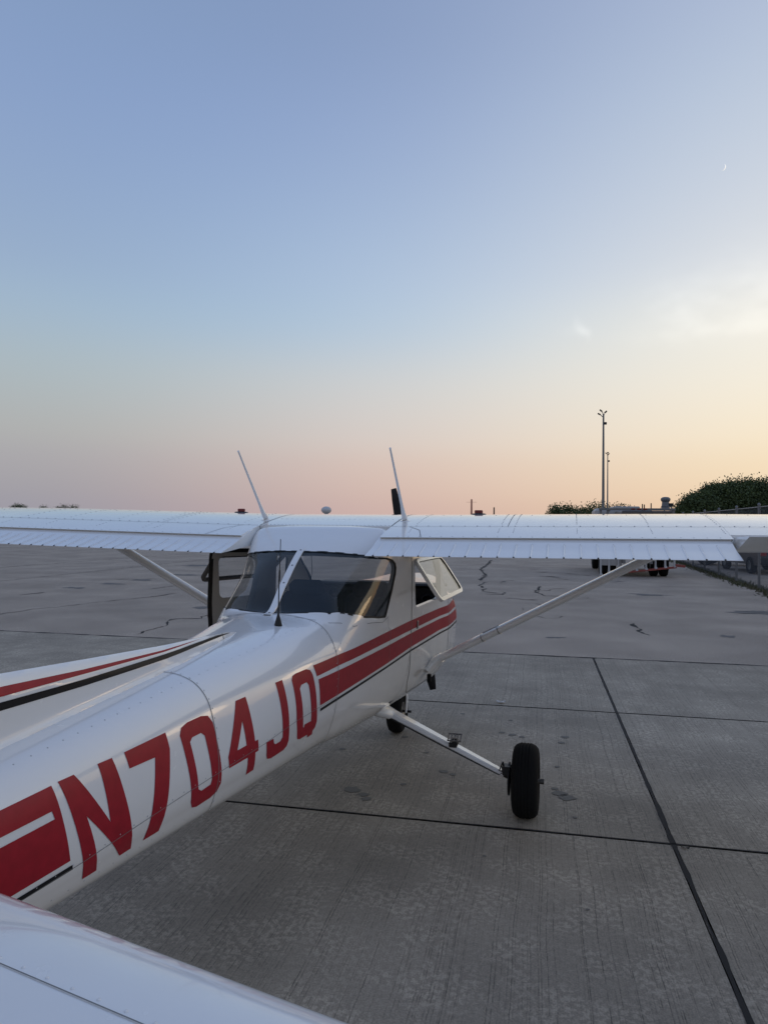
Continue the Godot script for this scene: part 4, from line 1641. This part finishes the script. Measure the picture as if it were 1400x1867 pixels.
func light_pole(label: String, bearing: float, dist: float, height: float, radius: float, heads: Array) -> void:
	var t := thing("floodlight_pole", label, "light pole", afar(bearing, dist), 0.0, "floodlight poles")
	t.rotation.y = -deg_to_rad(bearing)
	var m: Material = mats["lamp grey"]
	var st := begin()
	tube(st, [Vector3.ZERO, Vector3(0, height * .5, 0), Vector3(0, height, 0)], [radius * .62, radius * .5, radius * .33], 12)
	put(st, "pole", m, t)
	st = begin()
	box(st, Vector3(0, .06, 0), Vector3(.6, .12, .6), .02)
	put(st, "base", mats["concrete_0"], t)
	for h in heads:
		var at := Vector3(h[0], height + h[1], 0.0)
		st = begin()
		tube(st, [Vector3(0, height - .25, 0), Vector3(h[0] * .3, height + h[1] - .2, 0), at], [.03, .03, .03], 6)
		var arm := put(st, "arm", m, t)
		st = begin()
		box(st, at + Vector3(h[0] * .2, .02, .0), Vector3(.25, .10, .24), .02, Basis(Vector3(0, 0, 1), -h[2]))
		put(st, "lamp_head", mats["black metal"], arm)
	st = begin()
	box(st, Vector3(.16, height - .78, .0), Vector3(.2, .2, .2), .03)
	put(st, "junction_box", mats["black metal"], t)

func wheel(parent: Node, at: Vector3, r: float, w: float) -> void:
	var st := begin()
	lathe(st, at, Vector3.RIGHT, [Vector2(r * .55, -w * .42), Vector2(r * .8, -w * .5), Vector2(r * .95, -w * .45), Vector2(r, -w * .3), Vector2(r, w * .3), Vector2(r * .95, w * .45), Vector2(r * .8, w * .5), Vector2(r * .55, w * .42)], 28)
	var t := put(st, "tyre", mats["rubber"], parent)
	st = begin()
	lathe(st, at, Vector3.RIGHT, [Vector2(0, -w * .3), Vector2(r * .5, -w * .3), Vector2(r * .57, -w * .42), Vector2(r * .57, w * .42), Vector2(r * .5, w * .3), Vector2(0, w * .3)], 20)
	put(st, "wheel_rim", mats["galvanised"], t)

func truck() -> void:
	var t := thing("service_truck", "grey airport service truck seen from behind below the right wing flap", "truck", Vector3(3.67, -.014, -22.0), GRID_TURN)
	var st := begin()
	# bed and frame
	box(st, Vector3(0, .78, -2.3), Vector3(2.46, .16, 4.6), .02)
	box(st, Vector3(-.45, .58, -2.6), Vector3(.10, .22, 5.6), .01)
	box(st, Vector3(.45, .58, -2.6), Vector3(.10, .22, 5.6), .01)
	put(st, "bed", mats["truck grey"], t)
	# header frame: posts, top bar, brace
	for x: float in [-1.22, -.98, 1.22]:
		st = begin()
		box(st, Vector3(x, 1.6, -.06), Vector3(.08, 1.52, .08), .008)
		put(st, "post", mats["truck grey"], t)
	st = begin()
	box(st, Vector3(.0, 2.375, -.06), Vector3(2.56, .08, .12), .01)
	put(st, "top_bar", mats["truck grey"], t)
	st = begin()
	box(st, Vector3(-1.05, 2.19, -.05), Vector3(.05, .42, .05), .0, Basis(Vector3(0, 0, 1), -.75))
	put(st, "brace", mats["truck grey"], t)
	# box body behind the bar on the right, cab ahead
	st = begin()
	box(st, Vector3(.36, 1.6, -1.4), Vector3(1.70, 1.46, 2.5), .03)
	put(st, "box_body", mats["truck grey"], t)
	st = begin()
	box(st, Vector3(-.05, 1.55, -4.4), Vector3(2.2, 1.9, 1.7), .12)
	var cab := put(st, "cab", mats["truck white"], t)
	st = begin()
	box(st, Vector3(-.05, 1.95, -3.545), Vector3(1.6, .5, .02), .0)
	put(st, "rear_window", mats["car glass"], cab)
	st = begin()
	box(st, Vector3(-.17, 2.46, -2.2), Vector3(.95, .12, 1.4), .03)
	put(st, "roof_box", mats["truck white"], t)
	for k in 3:
		st = begin()
		box(st, Vector3(-.13 + k * .2, 2.385, .012), Vector3(.13, .06, .03), .012)
		put(st, "marker_lamp", mats["marker red"], t)
	# ribs hanging from the bed to a red bar that slopes across the tail
	for e in [[-1.22, .02], [-.94, .12], [-.62, .16], [-.02, .20], [.30, .24], [.61, .28], [.93, .32], [1.23, .35]]:
		st = begin()
		tube(st, [Vector3(e[0], .72, .05), Vector3(e[0], e[1] + .10, .06), Vector3(e[0] + .02, e[1] + .012, .07)], [.035, .035, .07], 8, true, 1.0, Vector3(1, 0, 0))
		put(st, "rib", mats["truck white"], t)
	st = begin()
	box(st, Vector3(.50, .27, .07), Vector3(1.62, .07, .10), .01, Basis(Vector3(0, 0, 1), .125))
	put(st, "red_bar", mats["red steel"], t)
	st = begin()
	box(st, Vector3(1.42, .42, .07), Vector3(.32, .09, .10), .01, Basis(Vector3(0, 0, 1), -.1))
	put(st, "red_bar", mats["red steel"], t)
	st = begin()
	box(st, Vector3(-.86, .52, -.08), Vector3(.72, .28, .04), .005)
	put(st, "tail_board", mats["truck white"], t)
	for x: float in [-1.08, -.78, .66, 1.0]:
		wheel(t, Vector3(x, .44, -.75), .44, .27)
	for x: float in [-1.05, 1.05]:
		wheel(t, Vector3(x, .44, -4.6), .44, .25)
	# roof vent with its round hood, exhaust stacks and aerial
	st = begin()
	tube(st, [Vector3(1.10, 2.40, -.9), Vector3(1.10, 2.68, -.9)], [.15, .12], 14)
	lathe(st, Vector3(1.10, 2.66, -.9), Vector3.UP, [Vector2(0, 0), Vector2(.10, .0), Vector2(.15, .03), Vector2(.17, .09), Vector2(.16, .14), Vector2(.10, .18), Vector2(0, .19)], 20)
	var v := put(st, "roof_vent", mats["galvanised"], t)
	st = begin()
	box(st, Vector3(1.26, 2.56, -.9), Vector3(.2, .12, .2), .02)
	put(st, "vent_motor", mats["black metal"], v)
	st = begin()
	tube(st, [Vector3(.86, 2.40, -.55), Vector3(.90, 2.49, -.55), Vector3(1.1, 2.51, -.55), Vector3(1.22, 2.47, -.55), Vector3(1.27, 2.38, -.55)], [.018, .018, .018, .018, .018], 8)
	put(st, "guard_rail", mats["galvanised"], v)
	for e in [[.43, .27], [.50, .25], [.74, .30]]:
		st = begin()
		tube(st, [Vector3(e[0], 2.3, -1.8), Vector3(e[0], 2.35 + e[1], -1.8)], [.022, .02], 8)
		put(st, "stack_pipe", mats["black metal"], t)

func fence() -> void:
	var f := thing("chain_link_fence", "grey chain link fence along the right edge of the asphalt", "fence", Vector3(6.65, -.014, 0))
	var zs := []
	for k in 18:
		zs.append(-9.5 - 2.85 * k)
	var wire := mats["galvanised"] as Material
	for i in zs.size():
		var st := begin()
		tube(st, [Vector3(0, 0, zs[i]), Vector3(0, 2.42, zs[i])], [.038, .038], 8)
		lathe(st, Vector3(0, 2.42, zs[i]), Vector3.UP, [Vector2(.045, 0), Vector2(.045, .03), Vector2(.02, .06), Vector2(0, .065)], 8)
		put(st, "post", wire, f)
		if i == 0:
			continue
		var a: float = zs[i - 1]
		var b: float = zs[i]
		st = begin()
		tube(st, [Vector3(0, 2.36, a), Vector3(0, 2.36, b)], [.017, .017], 8)
		put(st, "top_rail", wire, f)
		# woven wire: two sets of slanting wires
		st = begin()
		st.set_smooth_group(-1)
		var h := 2.3
		var run := absf(b - a)
		var n := int((run + h) / .11)
		for k in n:
			var u := -h + k * .11
			for s: float in [0.0, 1.0]:
				var p0 := maxf(u, 0.0)
				var p1 := minf(u + h, run)
				if p1 - p0 < .02:
					continue
				var y0 := p0 - u
				var y1 := p1 - u
				if s > 0:
					y0 = h - y0
					y1 = h - y1
				var q0 := Vector3(.002 * (s - .5), y0 + .04, a - p0)
				var q1 := Vector3(.002 * (s - .5), y1 + .04, a - p1)
				var d := Vector3(0, .0032, 0)
				var e := Vector3(.003, 0, 0)
				quad(st, q0 - d, q0 + d, q1 + d, q1 - d)
				quad(st, q0 - e, q0 + e, q1 + e, q1 - e)
		var mesh := put(st, "wire_mesh", wire, f)
		mesh.set_meta("kind", "stuff")
	# weeds and dead leaves along its foot
	var st := begin()
	st.set_smooth_group(-1)
	var weeds := mat("weeds", Color.WHITE, 0.9)
	weeds.vertex_color_use_as_albedo = true
	rng.seed = 5
	for k in 9000:
		var z := -9.0 - rng.randf() * 42.0
		var x := 6.62 + rng.randfn(0.0, .16) + .06 * sin(z * 1.7)
		var tall := .03 + .12 * rng.randf() * rng.randf()
		var a := rng.randf() * TAU
		var w := .012 + rng.randf() * .02
		var side := Vector3(cos(a), 0, sin(a)) * w
		var lean := Vector3(rng.randfn(0, .05), tall, rng.randfn(0, .05))
		var g := rng.randf()
		st.set_color(Color(.06, .075, .03).lerp(Color(.13, .11, .07), g))
		var p := Vector3(x, -.016, z)
		tri(st, p - side, p + side, p + lean)
	var weed := put(st, "weeds", weeds, self)
	weed.set_meta("kind", "stuff")
	weed.set_meta("label", "dry weeds and dead leaves along the foot of the fence")
	weed.set_meta("category", "weeds")

func tree(label: String, at: Vector3, height: float, blobs: Array, leaf: float, count: int, tone: Color, group: String) -> void:
	var t := thing("tree", label, "tree", at, 0.0, group)
	var st := begin()
	tube(st, [Vector3(0, -.1, 0), Vector3(.05, height * .2, 0), Vector3(.0, height * .45, .05), Vector3(.05, height * .75, 0)], [height * .035, height * .028, height * .02, height * .006], 8)
	for b in blobs:
		tube(st, [Vector3(0, height * .22, 0), Vector3(b[0] * .5, lerpf(height * .3, b[1], .6), b[2] * .5), Vector3(b[0], b[1], b[2])], [height * .016, height * .01, height * .003], 6)
	put(st, "trunk", mats["bark"], t)
	st = begin()
	st.set_smooth_group(-1)
	var total := 0.0
	for b in blobs:
		total += b[3] * b[3]
	for b in blobs:
		var n := int(count * b[3] * b[3] / total / 14.0)
		for k in n:
			# twigs of leaves, more of them towards the outside
			var d := Vector3(rng.randfn(), rng.randfn(), rng.randfn()).normalized()
			var r: float = b[3] * pow(rng.randf(), .35) * rng.randf_range(.8, 1.12)
			var c := Vector3(b[0], b[1], b[2]) + Vector3(d.x, d.y * .78, d.z) * r
			var shade := rng.randf_range(.65, 1.25)
			for q in 14:
				var p := c + Vector3(rng.randfn(), rng.randfn() * .8, rng.randfn()) * leaf * 1.5
				var u := Vector3(rng.randfn(), rng.randfn(), rng.randfn()).normalized() * leaf * rng.randf_range(.35, .7)
				var v := u.cross(Vector3(rng.randfn(), rng.randfn(), rng.randfn())).normalized() * leaf * rng.randf_range(.2, .4)
				st.set_color(tone * shade * rng.randf_range(.75, 1.25))
				quad(st, p - u, p + v, p + u, p - v)
	put(st, "crown", mats["leaves"], t)

func trees() -> void:
	var m := mat("leaves", Color.WHITE, 0.7)
	m.vertex_color_use_as_albedo = true
	m.backlight_enabled = true
	m.backlight = Color(.35, .4, .2)
	rng.seed = 31
	var g := Color(.075, .105, .036)
	var by_fence := "leafy trees beyond the fence"
	tree("large dark green tree with the highest crown, at the right edge beyond the fence", afar(13.2, 70), 6.3, [[-1.5, 4.5, 0, 1.9], [.6, 4.5, .4, 1.8], [-.4, 3.0, .8, 2.1], [2.2, 4.2, 0, 1.9], [-3.0, 4.0, .3, 1.8], [1.5, 2.2, .5, 1.9], [-2.6, 2.2, .4, 1.8]], .19, 64000, g, by_fence)
	tree("dark green bushy tree in the middle of the clump beyond the fence", afar(10.6, 68), 6.0, [[0, 4.4, 0, 1.5], [-1.2, 3.7, .2, 1.5], [1.3, 4.1, 0, 1.6], [.2, 2.4, .4, 1.8], [-.4, 4.7, -.3, 1.0], [-1.4, 2.0, .3, 1.5]], .18, 42000, g, by_fence)
	tree("low dark green tree at the left end of the clump, beside the truck", afar(8.75, 66), 4.9, [[.1, 3.5, 0, 1.2], [-.6, 2.7, .2, 1.15], [.9, 3.6, 0, 1.25], [.1, 1.6, .2, 1.3], [-.7, 1.5, 0, 1.1]], .17, 28000, g, by_fence)
	tree("dark green tree right of the highest crown, reaching out of the picture", afar(17.5, 72), 6.2, [[0, 4.2, 0, 2.2], [-1.8, 3.4, .2, 1.9], [1.8, 3.6, 0, 2.0], [0, 2.2, .4, 2.2]], .24, 18000, g, by_fence)
	var far := "small trees far off behind the light poles"
	var k := 0
	var names := ["leftmost of the small far trees left of the light poles", "second small far tree from the left, left of the light poles", "thin low far tree between the two clumps left of the poles", "rounded far tree touching the light poles on their left", "far tree directly behind the two light poles", "low far tree right of the light poles above the truck", "small far tree over the truck, right of the poles"]
	for e in [[-1.1, 6.2, 1.2], [-.25, 6.6, 1.5], [.75, 5.9, 1.3], [1.5, 7.0, 2.0], [2.15, 7.0, 1.8], [3.2, 6.3, 1.5], [3.85, 6.5, 1.5]]:
		var h: float = e[1]
		var r: float = e[2]
		tree(names[k], afar(e[0], 150.0 + 4 * (k % 3)), h, [[0, h - r * .9, 0, r * .9], [-r * .6, h - r * 1.6, 0, r * .8], [r * .7, h - r * 1.5, .2, r * .85], [0, h - r * 2.3, 0, r]], .36, 1700, g, far)
		k += 1
	var left := "dark trees on the horizon over the left wing"
	k = 0
	names = ["leftmost tiny dark tree on the horizon over the left wing", "tiny tree beside the leftmost one over the left wing", "single tiny tree between the two clumps over the left wing", "low dark end of the larger tree clump over the left wing", "rounded dark crown in the larger clump over the left wing", "rightmost dark crown of the clump over the left wing"]
	for e in [[-42.1, 10.6, 2.3], [-41.75, 10.5, 2.2], [-40.3, 9.9, 2.4], [-39.35, 9.7, 2.6], [-38.9, 10.9, 3.0], [-38.3, 10.8, 3.0]]:
		var h: float = e[1]
		var r: float = e[2]
		tree(names[k], afar(e[0], 400.0), h, [[0, h - r * .75, 0, r * .85], [-r * .8, h - r * 1.3, 0, r * .8], [r * .8, h - r * 1.3, 0, r * .8], [0, h - r * 2.2, 0, r * 1.3]], .42, 2600, g, left)
		k += 1

func towers() -> void:
	var t := thing("water_tower", "pale round water tower far off above the cabin roof", "water tower", afar(-19.36, 1200.0))
	var st := begin()
	var prof := []
	for k in 17:
		var a := PI * k / 16.0
		prof.append(Vector2(maxf(8.6 * sin(a), 0.001), 24.6 - 6.2 * cos(a)))
	lathe(st, Vector3.ZERO, Vector3.UP, prof, 32)
	put(st, "tank", mats["tower white"], t)
	st = begin()
	lathe(st, Vector3.ZERO, Vector3.UP, [Vector2(6, 0), Vector2(2.6, 4), Vector2(2.2, 8), Vector2(2.2, 16), Vector2(4.2, 20)], 24)
	put(st, "stem", mats["tower white"], t)
	t = thing("radio_mast", "slender reddish mast with a thin crossbar rising behind the right wing", "mast", afar(-7.70, 300.0))
	st = begin()
	tube(st, [Vector3.ZERO, Vector3(0, 12.3, 0), Vector3(0, 12.6, 0)], [.46, .34, .2], 10)
	put(st, "mast", mats["mast red"], t)
	st = begin()
	tube(st, [Vector3(-2.2, 11.3, 0), Vector3(2.2, 11.3, 0)], [.04, .04], 6)
	put(st, "crossbar", mats["mast red"], t)
	t = thing("marker_post", "short dark post right of the reddish mast behind the wing", "post", afar(-5.92, 200.0))
	st = begin()
	tube(st, [Vector3.ZERO, Vector3(0, 6.6, 0), Vector3(0, 6.8, 0)], [.24, .18, .05], 8)
	put(st, "post", mats["bark"], t)

func car(label: String, at: Vector3, turn: float, paint: String, pickup: bool) -> void:
	var t := thing("parked_car", label, "car", at, turn, "cars parked behind the fence")
	var side := vec2s([-2.2, .35, -2.25, .62, -2.1, .85, -1.1, .95, -.5, 1.42, .9, 1.46, 1.6, 1.0, 2.2, .95, 2.28, .6, 2.2, .35])
	if pickup:
		side = vec2s([-2.6, .45, -2.65, .8, -2.5, 1.05, -1.3, 1.12, -.8, 1.72, .5, 1.74, .62, 1.14, 2.6, 1.12, 2.66, .8, 2.6, .45])
	var st := begin()
	prism(st, rounded(side, .12), -.86, .86, func(p: Vector2, w: float) -> Vector3: return Vector3(w * (1.0 - maxf(p.y - .95, 0.0) * .22), p.y, p.x))
	put(st, "body", mats[paint], t)
	st = begin()
	var top := 1.36 if not pickup else 1.64
	var low := 1.0 if not pickup else 1.18
	for s: float in [-1.0, 1.0]:
		prism(st, rounded([Vector2(-.95 if pickup else -.85, low), Vector2(-.62 if pickup else -.45, top), Vector2(.4 if pickup else .8, top), Vector2(.48 if pickup else 1.3, low)], .06), .0, .012, func(p: Vector2, w: float) -> Vector3: return Vector3(s * (.864 * (1.0 - maxf(p.y - .95, 0.0) * .22) + w), p.y, p.x))
	put(st, "side_window", mats["car glass"], t)
	var r := .33 if not pickup else .39
	var l := 1.4 if not pickup else 1.75
	for s: float in [-1.0, 1.0]:
		for z: float in [-l, l]:
			wheel(t, Vector3(.80 * s, r, z), r, .22)
		st = begin()
		box(st, Vector3(.68 * s, .78 if not pickup else .95, 2.24 if not pickup else 2.62), Vector3(.22, .16, .06), .02)
		put(st, "tail_lamp", mats["tail lamp"], t)

func cars() -> void:
	car("dark pickup parked behind the fence under the outer end of the flap", Vector3(9.4, -.014, -31.5), 1.25, "dark paint", true)
	car("dark car with red tail lamps behind the fence at the right edge", Vector3(8.75, -.014, -27.0), .12, "dark paint", false)

func moon() -> void:
	var at := afar(10.73, 1500.0) + Vector3(0, 1.764 + 1500.0 * tan(deg_to_rad(24.78)), 0)
	var eye := Vector3(1.417, 1.764, 4.424)
	var to := (at - eye).normalized()
	var right := to.cross(Vector3.UP).normalized()
	var up := right.cross(to)
	# the sunlit limb of a ball, turned to the lower right
	var tilt := deg_to_rad(-22.0)
	var x := right * cos(tilt) + up * sin(tilt)
	var y := up * cos(tilt) - right * sin(tilt)
	var r := 6.4
	var st := begin()
	for j in 20:
		for i in 3:
			var p := []
			for e in [[i, j], [i + 1, j], [i + 1, j + 1], [i, j + 1]]:
				var v: float = -PI / 2 + PI * e[1] / 20.0
				var h := deg_to_rad(lerpf(48.0, 92.0, e[0] / 3.0))
				p.append(at + (x * sin(h) * cos(v) + y * sin(v) - to * cos(h) * cos(v)) * r)
			quad(st, p[0], p[1], p[2], p[3])
	var m := mat("moonlight", Color(.9, .9, .88), 1.0)
	m.emission_enabled = true
	m.emission = Color(1.0, .98, .94)
	m.emission_energy_multiplier = 0.75
	var o := put(st, "crescent_moon", m, self)
	o.set_meta("label", "thin pale crescent moon high in the sky on the right")
	o.set_meta("category", "moon")
